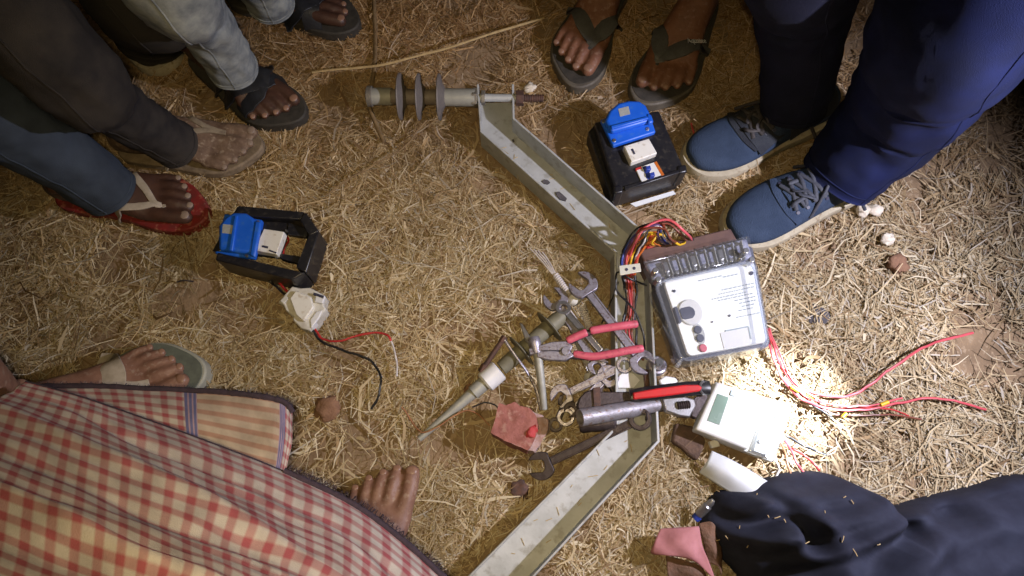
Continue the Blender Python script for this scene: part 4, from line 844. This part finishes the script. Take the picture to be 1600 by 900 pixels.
def person(label, feet, skin, nail, knees, hips, slim=1.0, vox=.0036):
    """feet: list of (toe px, back px, length, z, side)"""
    root = thing('person', foot_matrix(*feet[0][:4])[0].translation, label, 'person')
    body = MB(); info = []; nails_all = MB()
    for (toe, back, L, z, side), kn, hp in zip(feet, knees, hips):
        Mx, s = foot_matrix(toe, back, L, z); f, nl = foot_mb(Mx, s, side); surf = Surf(f)
        body.add(f.v, f.f); nails_all = nl
        leg_mb(body, Mx, s, kn, hp, slim); info.append((Mx, s, side, surf, nl, z))
    if len(feet) == 2:
        a, b = Vector(hips[0]), Vector(hips[1]); c = (a+b)/2
        body.tube([a, c + Vector((0, 0, .03)), b], .085, 16)
    me = remesh(body, vox); bo = place('body', me, skin, root, smooth=0)
    bo.data.shade_smooth()
    for it in info:
        nl = it[4]; per = len(nl.v)//5; pf = len(nl.f)//5
        for q in range(5):
            m = MB(); m.v = nl.v[q*per:(q+1)*per]; m.f = [tuple(i - q*per for i in f) for f in nl.f[q*pf:(q+1)*pf]]
            part('toenail', m, nail, bo, smooth=60)
    return root, bo, info
def flop(root, it, z0, sole_mat, strap_mat, w0=.012, w1=.017, th=.003, tee=.145, arms=((.060, .0435), (.050, -.0425)), upper=None, grow=.012):
    Mx, s, side, surf, _, z = it; zl = z
    so = sole('flip_flop', Mx, s, side, z0 - z, 0.0, sole_mat, root, grow=grow)
    if upper: sole('footbed', Mx, s*.965, side, -.002, .0012, upper, so, bevel=.0004, grow=grow)
    rr = []
    for ax_, ay in arms:
        rr.append(strap('strap', surf, Mx, s, side, [(tee, .0185), (tee-.012, .0185), (tee*.6+ax_*.4, .0185*.55+ay*.45), (ax_+.02, ay*.88), (ax_, ay)], [w0*.7, w0, w1, w1, w1*.8], th, z - .003, strap_mat, so))
    p = Mx @ Vector((tee*s, .0185*side*s, .0)); m = MB(); m.tube([p + Vector((0, 0, -.004)), p + Vector((0, 0, .026*s))], .0042*s, 8); part('toe_post', m, strap_mat, so)
    return so, rr

# --- the man at the top in grey flip-flops
p6, b6, f6 = person('person standing barelegged in dark grey flip-flops above the upper socket box',
    [((1022, 153), (1106, -20), .262, .030, -1), ((889, 117), (962, -40), .262, .030, 1)], M['skin_mid'], M['nail'],
    [(0.40, 1.02, .48), (0.20, 1.05, .48)], [(0.36, 1.12, .86), (0.22, 1.12, .86)])

so, rr = flop(p6, f6[0], .008, M['flop_grey'], M['strap_grey'], .020, .030, .0035, upper=M['sole_dark'])
flop(p6, f6[1], .008, M['flop_grey'], M['strap_grey'], .020, .030, .0035, upper=M['sole_dark'])
def lettering(body, origin, xdir, up, size, parent, material):
    c = bpy.data.curves.new('t', 'FONT'); c.body = body; c.size = size; c.extrude = .00025; c.align_x = 'CENTER'; c.align_y = 'CENTER'; c.resolution_u = 3
    t = bpy.data.objects.new('t', c); COL.objects.link(t); dg = bpy.context.evaluated_depsgraph_get()
    me = bpy.data.meshes.new_from_object(t.evaluated_get(dg)); bpy.data.objects.remove(t)
    x = xdir.normalized(); z = (up - x*up.dot(x)).normalized(); y = z.cross(x)
    me.transform(Matrix(((x.x, y.x, z.x, origin.x), (x.y, y.y, z.y, origin.y), (x.z, y.z, z.z, origin.z), (0, 0, 0, 1))))
    me.materials.clear(); return place('lettering', me, material, parent, smooth=0)
arm = rr[1]; i_ = int(len(arm)*.60)
rp = arm[i_]; ctr = (rp[3] + rp[5])/2; xd = (arm[i_+2][4] - arm[i_-2][4]); up = (rp[5] - rp[3]).cross(xd)
if up.z < 0: up = -up
lettering('Aqualite', rp[4] + up.normalized()*.0012, xd, up, .0150, so, M['letter'])

def sneaker(parent, toe, back, L, z, side, upper, heelmat, lace, seed, shape=1.0):
    Mx, s = foot_matrix(toe, back, L, z); s = L/.30; t = W(toe[0], toe[1], z); d = (t - W(back[0], back[1], z)).normalized()
    Mx, _ = frame(t - d*L, t)
    S = [(.006, 0, .024, .072), (.020, 0, .034, .086), (.055, 0, .0375, .094), (.100, .001, .0385, .097), (.135, .002, .0405, .088), (.170, .003, .0440, .074), (.205, .003, .0475, .060), (.240, .001, .0475, .052), (.268, -.001, .041, .046), (.288, -.002, .029, .040), (.297, -.002, .014, .033)]
    n = 28; rings = []
    for x, yc, w, zt in S:
        ring = []
        for k in range(n):
            a = 2*math.pi*k/n; c, si = math.cos(a), math.sin(a); zb = .018; zc = zb + (zt-zb)*.42
            yy = w*1.05*math.copysign(abs(c)**.75, c); zz = (zt-zc)*si if si > 0 else (zc-zb)*math.copysign(abs(si)**.6, si)
            if si > .2 and x < .16: yy *= .86
            ring.append(Mx @ Vector((x*s, (yc+yy)*side*s, zz*s + zc*s)))
        rings.append(ring)
    mb = MB(); mb.loft(rings); sh = part('sneaker', mb, upper, parent, smooth=60); sm = sh.modifiers.new('sub', 'SUBSURF'); sm.levels = 1; sm.render_levels = 2
    surf = Surf(mb)
    # sole: flares out at the heel, dips at the arch
    up_ = [(0.0, 0), (.008, .025), (.03, .040), (.07, .043), (.11, .042), (.15, .045), (.20, .052), (.24, .052), (.272, .043), (.292, .026), (.302, -.002), (.294, -.026), (.272, -.043), (.24, -.051), (.20, -.050), (.15, -.045), (.11, -.042), (.07, -.043), (.03, -.040), (.008, -.025)]
    C_ = crom([Vector((x, y, 0)) for x, y in up_ + [up_[0]]], 4)[:-1]
    def zt(x): return .023 + .014*max(0, 1 - x/.07) + .003*math.sin(x*24)
    lay = []
    for gr, fz in ((.96, 0), (1.03, .15), (1.05, .6), (1.015, 1.0), (.90, 1.0)):
        lay.append([Mx @ Vector((((p.x-.15)*(.5+gr*.5)+.15)*s, p.y*gr*side*s, zt(p.x)*fz*s - z*.5)) for p in C_])
    mb = MB(); mb.loft(lay); part('sole', mb, M['shoe_sole'], sh, smooth=40)
    if heelmat is not upper:  # dark overlays paint torch shadow onto the lacing and heel
        strap('shaded_saddle', surf, Mx, s, side, [(.165, .046), (.172, .02), (.172, -.02), (.165, -.046)], [.060, .066, .066, .060], .0012, .03*s, heelmat, sh)
        strap('shaded_heel', surf, Mx, s, side, [(.075, .040), (.078, .02), (.078, -.02), (.075, -.040)], [.10, .10, .10, .10], .0010, .03*s, heelmat, sh)
    strap('toe_band', surf, Mx, s, side, [(.196, .044), (.205, .02), (.206, -.02), (.196, -.044)], [.012, .016, .016, .012], .0016, .03*s, heelmat, sh)
    strap('tongue', surf, Mx, s, side, [(.200, 0), (.175, 0), (.15, 0), (.12, 0)], [.030, .034, .036, .036], .002, .03*s, heelmat, sh)
    rg = random.Random(seed)
    for k in range(5):
        x0 = .198 - k*.017
        for sg in (1, -1):
            P = [(x0, sg*.026), (x0-.006, sg*.008), (x0-.012, -sg*.012), (x0-.016, -sg*.028)]
            Q = [surf.hit(Mx @ Vector((x*s, y*s, 0)), .03*s)[0] + Vector((0, 0, .0038 + .001*rg.random())) for x, y in P]
            m = MB(); m.tube(crom(Q, 5), .0036*s, 8, flat=.6); part('lace', m, lace, sh, smooth=60)
    for k in range(6):
        x0 = rg.uniform(.125, .195); y0 = rg.uniform(-.02, .02); an = rg.uniform(0, 6.28); l = rg.uniform(.018, .034)
        Q = [surf.hit(Mx @ Vector(((x0 + l*t*math.cos(an) + .006*math.sin(t*4))*s, (y0 + l*t*math.sin(an))*s, 0)), .03*s)[0] + Vector((0, 0, .006 + .005*math.sin(t*3))) for t in (0, .35, .7, 1)]
        m = MB(); m.tube(crom(Q, 5), .0034*s, 8, flat=.55); part('lace', m, lace, sh, smooth=60)
    for sg in (1, -1):
        for k in range(5):
            c_ = surf.hit(Mx @ Vector(((.195 - k*.017)*s, sg*.029*s, 0)), .03*s); m = MB(); m.lathe(c_[0] - c_[1]*.001, c_[0] + c_[1]*.002, [(0, .0034*s), (.003, .0030*s)], 10); part('eyelet', m, M['dark_print'], sh, smooth=40)
    for k in range(4):                                                   # the bow
        a0 = Mx @ Vector((.125*s, 0, .094*s)); an = [.7, -.8, 2.4, -2.2][k] + rg.uniform(-.3, .3); l = rg.uniform(.045, .07)
        e = Mx @ Vector((.125*s + l*math.cos(an), l*math.sin(an)*1.2, .050*s)); mid = a0.lerp(e, .5) + Vector((0, 0, .014))
        m = MB(); m.tube(crom([a0, mid, e], 6), .0028, 8); part('lace', m, lace, sh, smooth=60)
    # stitched panel on each side
    return sh, Mx, s

def leg_body(root, paths, pel, skin):
    b = MB()
    for P in paths:
        P = [Vector(p) for p in P]; b.tube(crom(P, 4), [float(np.interp(i/(len(P)*4-4), [0, .35, .6, 1], [.030, .043, .046, .07])) for i in range(len(P)*4-3)], 14)
    if len(paths) == 2:
        a, c = Vector(paths[0][-1]), Vector(paths[1][-1]); b.tube([a, (a+c)/2 + Vector((0, 0, .03)), c], .08, 14)
    me = remesh(b, .008); o = place('body', me, skin, root, smooth=0); o.data.shade_smooth(); return o

# --- the one in navy trousers and blue sneakers
p7 = thing('person', W(1250, 200, .03), 'person in navy blue trousers and blue knit sneakers with cream soles', 'person')
sneaker(p7, (1071, 262), (1296, 168), .290, .012, 1, M['shoe_blue'], M['shoe_shaded'], M['lace_brown'], 3)
sneaker(p7, (1131, 370), (1392, 256), .290, .012, -1, M['shoe_blue'], M['shoe_blue'], M['lace_dark'], 5)
l1 = [W(1248, 168, .085), W(1250, 110, .16), W(1258, 0, .27), W(1290, -160, .46), (.50, .84, .86)]
l2 = [W(1330, 272, .085), W(1395, 205, .18), W(1455, 110, .29), W(1560, -60, .46), (.66, .76, .86)]
leg_body(p7, [l1, l2], .9, M['skin_mid'])
trouser(p7, [W(1238, 168, .092)] + l1[1:], [.052, .057, .070, .082, .10], M['pants_navy'], seed=1, folds=.07)
trouser(p7, [W(1310, 276, .068), W(1400, 182, .18)] + l2[2:], [.062, .080, .088, .095, .11], M['pants_navy_lit'], seed=2, folds=.10)

# --- jeans and black sandals, upper left
p1, b1_, f1 = person('person in washed light jeans and black sandals at the upper left',
    [((453, 185), (346, 108), .240, .030, 1), ((552, 24), (400, -6), .245, .030, -1)], M['skin_dark'], M['nail'],
    [W(215, -90, .45), W(330, -150, .42)], [(-.64, .90, .86), (-.50, 1.02, .86)], .66)
for it in f1:
    Mx, s, side, surf, _, z = it
    so = sole('sandal', Mx, s, side, -.022, .0, M['sole_dark'], p1, grow=.006)
    for path, w in (([(.070, .050), (.100, .03), (.126, -.01), (.122, -.050)], [.040, .044, .040, .030]), ([(.130, .052), (.118, .02), (.095, -.02), (.070, -.048)], [.034, .040, .042, .034]), ([(.04, .042), (.066, .02), (.068, -.02), (.04, -.042)], [.026, .03, .03, .026])):
        strap('strap', surf, Mx, s, side, path, w, .003, z - .004, M['sandal_black'], so)
trouser(p1, [W(364, 106, .090), W(338, 64, .17), W(296, 8, .28), W(215, -90, .45), (-.64, .90, .86)], [.041, .0415, .046, .055, .08], M['jeans_light'], seed=4, folds=.13)
trouser(p1, [W(422, 2, .090), W(404, -36, .17), W(385, -80, .28), W(330, -150, .42), (-.50, 1.02, .86)], [.041, .0415, .046, .055, .08], M['jeans_light'], seed=6, folds=.13)

# --- charcoal trousers and a dusty sandal, left
p2, b2_, f2 = person('person in charcoal trousers with a dust covered foot in a thin strapped sandal',
    [((403, 236), (258, 230), .242, .028, 1)], M['skin_dusty'], M['nail_pale'], [W(60, 60, .42)], [(-.72, .72, .86)], .62)
Mx, s, side, surf, _, z = f2[0]
so = sole('sandal', Mx, s*.96, side, -.018, .0, M['sole_tan'], p2, grow=.001)
for path, w in (([(.142, .0185), (.11, .014), (.07, -.012), (.035, -.046)], [.008, .010, .011, .010]), ([(.142, .0185), (.11, .022), (.075, .036), (.03, .044)], [.008, .010, .011, .010])):
    strap('strap', surf, Mx, s, side, path, w, .003, z - .003, M['strap_dust'], so)
trouser(p2, [W(274, 226, .066), W(226, 198, .14), W(160, 156, .24), W(60, 60, .42), (-.72, .72, .86)], [.040, .040, .044, .054, .07], M['pants_dark'], seed=8, folds=.13)

# --- red slipper, left
p3, b3_, f3 = person('person with one dark foot in a red flip-flop with beige straps at the left edge',
    [((314, 322), (183, 308), .245, .026, -1)], M['skin_dark'], M['nail_pale'], [W(-160, 70, .42)], [(-.70, .55, .86)], .62)
flop(p3, f3[0], .004, M['sole_red'], M['strap_beige'], .010, .013, .003, grow=.004)
trouser(p3, [W(172, 300, .085), W(110, 255, .16), W(20, 195, .26), W(-160, 70, .42), (-.70, .55, .86)], [.044, .048, .054, .060, .08], M['pants_pale'], seed=9, folds=.09)

# --- dark trousers and shoe in the upper left corner
p9 = thing('person', W(250, 60, .03), 'person in dark brown trousers and a dark shoe in the upper left corner', 'person')
sneaker(p9, (262, 112), (190, -30), .285, .012, 1, M['pants_black'], M['pants_black'], M['lace_brown'], 8)
l9 = [W(225, 20, .085), W(205, -20, .2), W(180, -70, .36), (-.80, 1.0, .86)]
leg_body(p9, [l9], .9, M['skin_dark'])
trouser(p9, [W(236, 48, .060), W(215, -5, .16), W(180, -70, .36), (-.80, 1.0, .86)], [.064, .070, .075, .09], M['pants_black'], seed=10, folds=.09)

# --- grey slipper, lower left
p4, b4_, f4 = person('person with one foot in a grey wide-strapped flip-flop behind the checked cloth',
    [((296, 566), (170, 614), .245, .034, -1)], M['skin_foot'], M['nail'], [W(-190, 480, .40)], [(-.72, .20, .86)], .80)
Mx, s, side, surf, _, z = f4[0]
so = sole('flip_flop', Mx, s, side, -.028, .0, M['sole_edge'], p4, grow=.016)
sole('footbed', Mx, s*.975, side, -.002, .0015, M['sole_grey'], so, bevel=.0005, grow=.016)
strap('strap', surf, Mx, s, side, [(.060, .052), (.085, .03), (.095, -.005), (.085, -.035), (.058, -.054)], [.034, .040, .044, .042, .036], .003, z - .003, M['strap_beige'], so)
strap('strap', surf, Mx, s, side, [(.140, .0185), (.12, .0185), (.10, .012)], [.010, .014, .018], .003, z - .003, M['strap_beige'], so)

# --- barefoot wearer of the checked cloth
p5, b5_, f5 = person('person in a red and cream checked wrap cloth with one bare foot showing',
    [((618, 720), (576, 880), .262, .010, -1)], M['skin_foot'], M['nail'], [W(400, 900, .27)], [(-.48, -.34, .20)], .85)
def checked():
    m = bpy.data.materials.new('checked_cotton'); m.use_nodes = True; nt = m.node_tree; b = nt.nodes['Principled BSDF']; N = nt.nodes.new; L = nt.links.new
    uv = N('ShaderNodeUVMap'); uv.uv_map = 'UVMap'; sp = N('ShaderNodeSeparateXYZ'); L(uv.outputs[0], sp.inputs[0])
    def math_(op, a, v=None, w=None):
        n = N('ShaderNodeMath'); n.operation = op; L(a, n.inputs[0])
        if v is not None:
            if hasattr(v, 'links'): L(v, n.inputs[1])
            else: n.inputs[1].default_value = v
        return n.outputs[0]
    PER = .0245
    def stripe(c, per, duty=.5):
        f = math_('FRACT', math_('DIVIDE', c, per)); r = N('ShaderNodeValToRGB'); e = r.color_ramp.elements
        e[0].position = duty - .08; e[0].color = (1, 1, 1, 1); e[1].position = duty + .05; e[1].color = (0, 0, 0, 1)
        k = e.new(.0); k.color = (0, 0, 0, 1); k2 = e.new(.11); k2.color = (1, 1, 1, 1); L(f, r.inputs[0]); return r.outputs[0]
    su, sv = stripe(sp.outputs[0], PER), stripe(sp.outputs[1], PER)
    # edge border of the cloth: two slate blue bands with an uncrossed striped panel between them (at u > 1.00)
    def band(lo, hi):
        a = math_('GREATER_THAN', sp.outputs[0], lo); c = math_('LESS_THAN', sp.outputs[0], hi); return math_('MULTIPLY', a, c)
    panel = band(2.00, 2.185); su = math_('MULTIPLY', su, math_('SUBTRACT', math_('MULTIPLY', panel, -1.0), -1.0))
    both = math_('MULTIPLY', su, sv); one = math_('MAXIMUM', su, sv)
    def mix(f, a, c):
        n = N('ShaderNodeMix'); n.data_type = 'RGBA'; L(f, n.inputs[0])
        for k, x in ((6, a), (7, c)):
            if hasattr(x, 'links'): L(x, n.inputs[k])
            else: n.inputs[k].default_value = (*x, 1)
        return n.outputs[2]
    c = mix(one, (.44, .395, .35), (.355, .21, .195)); c = mix(both, c, (.30, .08, .09))
    pc = mix(sv, (.40, .325, .25), (.33, .20, .145)); c = mix(panel, c, pc)
    for lo, hi in ((1.975, 2.0), (2.185, 2.21)):
        fine = stripe(sp.outputs[0], .0085, .45); c = mix(band(lo, hi), c, mix(fine, (.13, .13, .24), (.34, .24, .28)))
    no = N('ShaderNodeTexNoise'); no.inputs['Scale'].default_value = 26; no.inputs['Detail'].default_value = 6; L(uv.outputs[0], no.inputs['Vector'])
    hs = N('ShaderNodeHueSaturation'); mr = N('ShaderNodeMapRange'); mr.inputs[1].default_value = .3; mr.inputs[2].default_value = .7; mr.inputs[3].default_value = .72; mr.inputs[4].default_value = 1.15; L(no.outputs[0], mr.inputs[0]); L(mr.outputs[0], hs.inputs['Value']); L(c, hs.inputs['Color'])
    L(hs.outputs[0], b.inputs['Base Color']); b.inputs['Roughness'].default_value = .9; b.inputs['Specular IOR Level'].default_value = .15
    vo = N('ShaderNodeTexVoronoi'); vo.inputs['Scale'].default_value = 700; L(uv.outputs[0], vo.inputs['Vector']); bp = N('ShaderNodeBump'); bp.inputs['Strength'].default_value = .4; bp.inputs['Distance'].default_value = .0006
    L(vo.outputs[0], bp.inputs['Height']); L(bp.outputs[0], b.inputs['Normal'])
    return m
M['check'] = checked()
def cloth(name, rows, uvf, material, parent, sub=12, fold=None, thick=.0015):
    G = [crom([W(*p) for p in r], sub) for r in rows]; Cc = [crom([g_[i] for g_ in G], sub) for i in range(len(G[0]))]
    n, m_ = len(Cc), len(Cc[0]); P = [[Vector(p) for p in c] for c in Cc]
    Q = [[p.copy() for p in c] for c in P]
    if fold:
        for i in range(n):
            for j in range(m_):
                a = Q[min(i+1, n-1)][j] - Q[max(i-1, 0)][j]; b = Q[i][min(j+1, m_-1)] - Q[i][max(j-1, 0)]; nn = a.cross(b); nn = nn.normalized() if nn.length else Vector((0, 0, 1))
                P[i][j] = P[i][j] + nn*fold(i/(n-1), j/(m_-1))
    mb = MB(); mb.grid(P); me = mb.mesh(name, False); uvl = me.uv_layers.new(name='UVMap'); ls = {}
    for lp in me.loops:
        i, j = divmod(lp.vertex_index, m_); uvl.data[lp.index].uv = uvf(i/(n-1), j/(m_-1))
    o = place(name, me, material, parent, smooth=80); s_ = o.modifiers.new('thick', 'SOLIDIFY'); s_.thickness = thick; s_.offset = -1
    return o, P
def ffold(u, v):
    f = 0
    for c0, sl, w, am in ((.10, .10, .020, .006), (.22, .16, .028, -.009), (.38, -.02, .035, .010), (.50, .05, .022, -.008), (.64, -.12, .04, .010), (.80, -.1, .03, -.008)):
        d = (v - c0 - sl*u + .03*mnoise.noise(Vector((u*4, c0*9, 0))))/w; f += am*math.exp(-d*d)
    for k in range(9):
        c0 = .06 + k*.075; d = (v - c0 - (.16 - .035*k)*u + .02*mnoise.noise(Vector((u*5, k*3.3, 0))))/.008; f += (.0035 if k % 2 else -.0035)*math.exp(-d*d)*max(0, mnoise.noise(Vector((u*3, k*5.1, 2)))*1.5 + .5)
    return f*(.35 + .65*math.sin(math.pi*min(1, max(0, u*1.05)))) + .003*mnoise.noise(Vector((u*9, v*16, 3)))*min(1, v*8)
front_rows = [
    [(40, 596, .315), (120, 618, .31), (200, 645, .30), (330, 692, .285), (455, 742, .26), (572, 802, .23), (692, 902, .20), (790, 1010, .17)],
    [(-30, 640, .37), (70, 672, .38), (180, 715, .39), (310, 765, .385), (430, 815, .36), (545, 870, .32), (655, 960, .27), (750, 1060, .22)],
    [(-120, 720, .44), (0, 765, .465), (140, 820, .48), (270, 870, .48), (390, 920, .45), (500, 970, .40), (600, 1040, .33), (700, 1130, .26)],
    [(-230, 860, .50), (-80, 920, .535), (80, 980, .55), (220, 1030, .55), (340, 1070, .52), (450, 1110, .46), (550, 1160, .38), (650, 1220, .30)],
    [(-330, 1050, .52), (-170, 1120, .56), (0, 1180, .58), (160, 1220, .58), (300, 1250, .55), (420, 1270, .48), (520, 1300, .40), (620, 1330, .32)]]
fo, FPt = cloth('wrap_cloth', front_rows, lambda u, v: (1.40 + u*.66 - .10*v, v*.62 + .02*u), M['check'], p5, 20, ffold)
def tube_edge(name, P, r, material, parent, seed=0):
    mb = MB(); n = len(P); mb.tube(P, [r*(1 + .35*mnoise.noise(Vector((i*.9, seed, 0)))) for i in range(n)], 6); return part(name, mb, material, parent, smooth=60)
def fringe(P, r, n_, parent):
    mb = MB()
    for k in range(n_):
        i = random.random()*(len(P)-2); p = P[int(i)].lerp(P[int(i)+1], i % 1); t = (P[int(i)+1]-P[int(i)]).normalized()
        d = (t.cross(Vector((0, 0, 1)))*random.choice((-1, 1, 1, 1)) + t*random.uniform(-1, 1) + Vector((0, 0, random.uniform(-.4, .6)))).normalized()
        if (d.y < 0 and random.random() < .8): d = -d
        mb.tube([p, p + d*r*.6, p + d*r + Vector((0, 0, -.001))], .00035, 4)
    return part('hem_fluff', mb, M['fringe'], parent, kind='stuff')
hemP = [c[0] for c in FPt]
k0 = int(len(hemP)*.56)
tube_edge('hem', hemP[:k0+1], .0011, M['fringe'], fo)  # thin dark line draws the shade where the cloth overlaps the flap
tube_edge('thick_hem', hemP[k0:], .0045, M['fringe'], fo, 3)
fringe(hemP[k0:], .010, 260, fo)
flap_rows = [
    [(40, 606, .22), (120, 604, .22), (200, 606, .215), (280, 610, .21), (340, 613, .21), (400, 619, .21), (440, 627, .205), (457, 645, .20)],
    [(60, 625, .235), (130, 628, .235), (205, 634, .235), (282, 645, .235), (340, 655, .23), (400, 666, .225), (440, 676, .22), (456, 690, .21)],
    [(70, 650, .24), (135, 658, .24), (210, 668, .24), (286, 688, .24), (340, 702, .235), (398, 718, .23), (434, 728, .22), (446, 736, .21)],
    [(80, 690, .24), (140, 700, .24), (215, 715, .24), (290, 735, .24), (340, 750, .235), (396, 762, .23), (425, 770, .22), (436, 775, .21)]]
bo_, BPt = cloth('cloth_flap', flap_rows, lambda u, v: (1.74 + u*.53, v*.20), M['check'], p5, 10, lambda u, v: .002*mnoise.noise(Vector((u*8, v*4, 7))))
e = [c[0] for c in BPt]; tube_edge('thick_hem', e, .0042, M['fringe'], bo_, 5); fringe(e, .007, 130, bo_)

# ================================================================== dark garment, lower right
dc_out = [(1098, 812), (1108, 785), (1126, 766), (1160, 764), (1182, 752), (1212, 742), (1250, 735), (1290, 736), (1322, 750), (1348, 772), (1372, 796), (1402, 790), (1450, 776), (1520, 760), (1620, 740), (1760, 800), (1820, 960), (1700, 1080), (1400, 1120), (1230, 1060), (1180, 960), (1160, 905), (1126, 866), (1106, 838)]
def heap():
    o_ = crom([W(x, y, .03) for x, y in dc_out + [dc_out[0]]], 6)[:-1]; c = W(1400, 900, .03); nr = 46;
    creases = [([Vector((p.x, p.y, 0)) for p in crom([W(x, y, .08) for x, y in l_], 40)], dp, wd_) for l_, dp, wd_ in (([(1112, 780), (1140, 812), (1180, 822), (1232, 812), (1258, 842)], .032, .012), ([(1120, 850), (1200, 866), (1290, 840), (1400, 796)], .020, .012), ([(1170, 905), (1290, 880), (1420, 826)], .022, .013), ([(1205, 770), (1230, 790), (1300, 795), (1345, 780)], .010, .010), ([(1330, 900), (1400, 840), (1500, 800)], .018, .014))]
    mb = MB(); vs = []; fs = []; n = len(o_)
    for k in range(nr):
        r = 1 - k/nr
        for q, p in enumerate(o_):
            b = c + (p - c)*(r if k else 1.0); rr_ = r; h = .115*(1 - rr_**2.6)**.62
            val = 0
            for cl_, dep, wid in creases:
                dd = min((Vector((b.x, b.y, 0)) - q_).length for q_ in cl_); val += dep*(math.exp(-(dd/wid)**2) - .55*math.exp(-((dd - 2.0*wid)/(1.3*wid))**2))
            fold = -val/.040 + .5*mnoise.noise(Vector((b.x*7, b.y*9, 3))) + .32*mnoise.noise(Vector((b.x*18 + b.y*10, b.y*20 - b.x*9, 8))) - .85*abs(mnoise.noise(Vector((b.x*11 - b.y*6, b.y*13, 21))))
            edge = min(1, (1-r)*5)
            vs.append(Vector((b.x, b.y, .012 + h + .040*fold*edge)))
    vs.append(Vector((c.x, c.y, vs[-1].z)))
    for k in range(nr - 1):
        for q in range(n): fs.append((k*n+q, k*n+(q+1) % n, (k+1)*n+(q+1) % n, (k+1)*n+q))
    for q in range(n): fs.append(((nr-1)*n+q, (nr-1)*n+(q+1) % n, nr*n))
    mb.add(vs, fs); return mb
hb = heap(); cl = part('dark_cloth', hb, M['cloth_navy'], smooth=80); s_ = cl.modifiers.new('sub', 'SUBSURF'); s_.levels = 1; s_.render_levels = 1
tag(cl, 'dark navy garment bunched in folds with bits of straw clinging to it', 'clothing')
hs_ = Surf(hb); mb = MB()
for px, py, a, l in ((1232, 808, .3, .012), (1240, 815, 1.9, .010), (1148, 846, .2, .016), (1156, 842, 2.2, .010), (1174, 825, 1.2, .008), (1215, 806, 2.0, .006), (1256, 848, .4, .012), (1308, 842, 1.1, .012), (1322, 862, 2.0, .014), (1326, 776, .5, .006), (1336, 784, 2.0, .008), (1120, 832, .6, .008), (1182, 855, 1.0, .006), (1290, 800, 1.5, .005), (1360, 850, .3, .006), (1205, 770, 1.0, .005)):
    p = W(px, py, .11); h = hs_.hit(p, .03)[0] + Vector((0, 0, .0022)); d = Vector((math.cos(a), math.sin(a), 0))*l/2; mb.tube([h - d*.7, h + Vector((0, 0, .001)), h + d*.7], .0006, 5)
part('straw_bits', mb, M['stalk'], cl, kind='stuff')
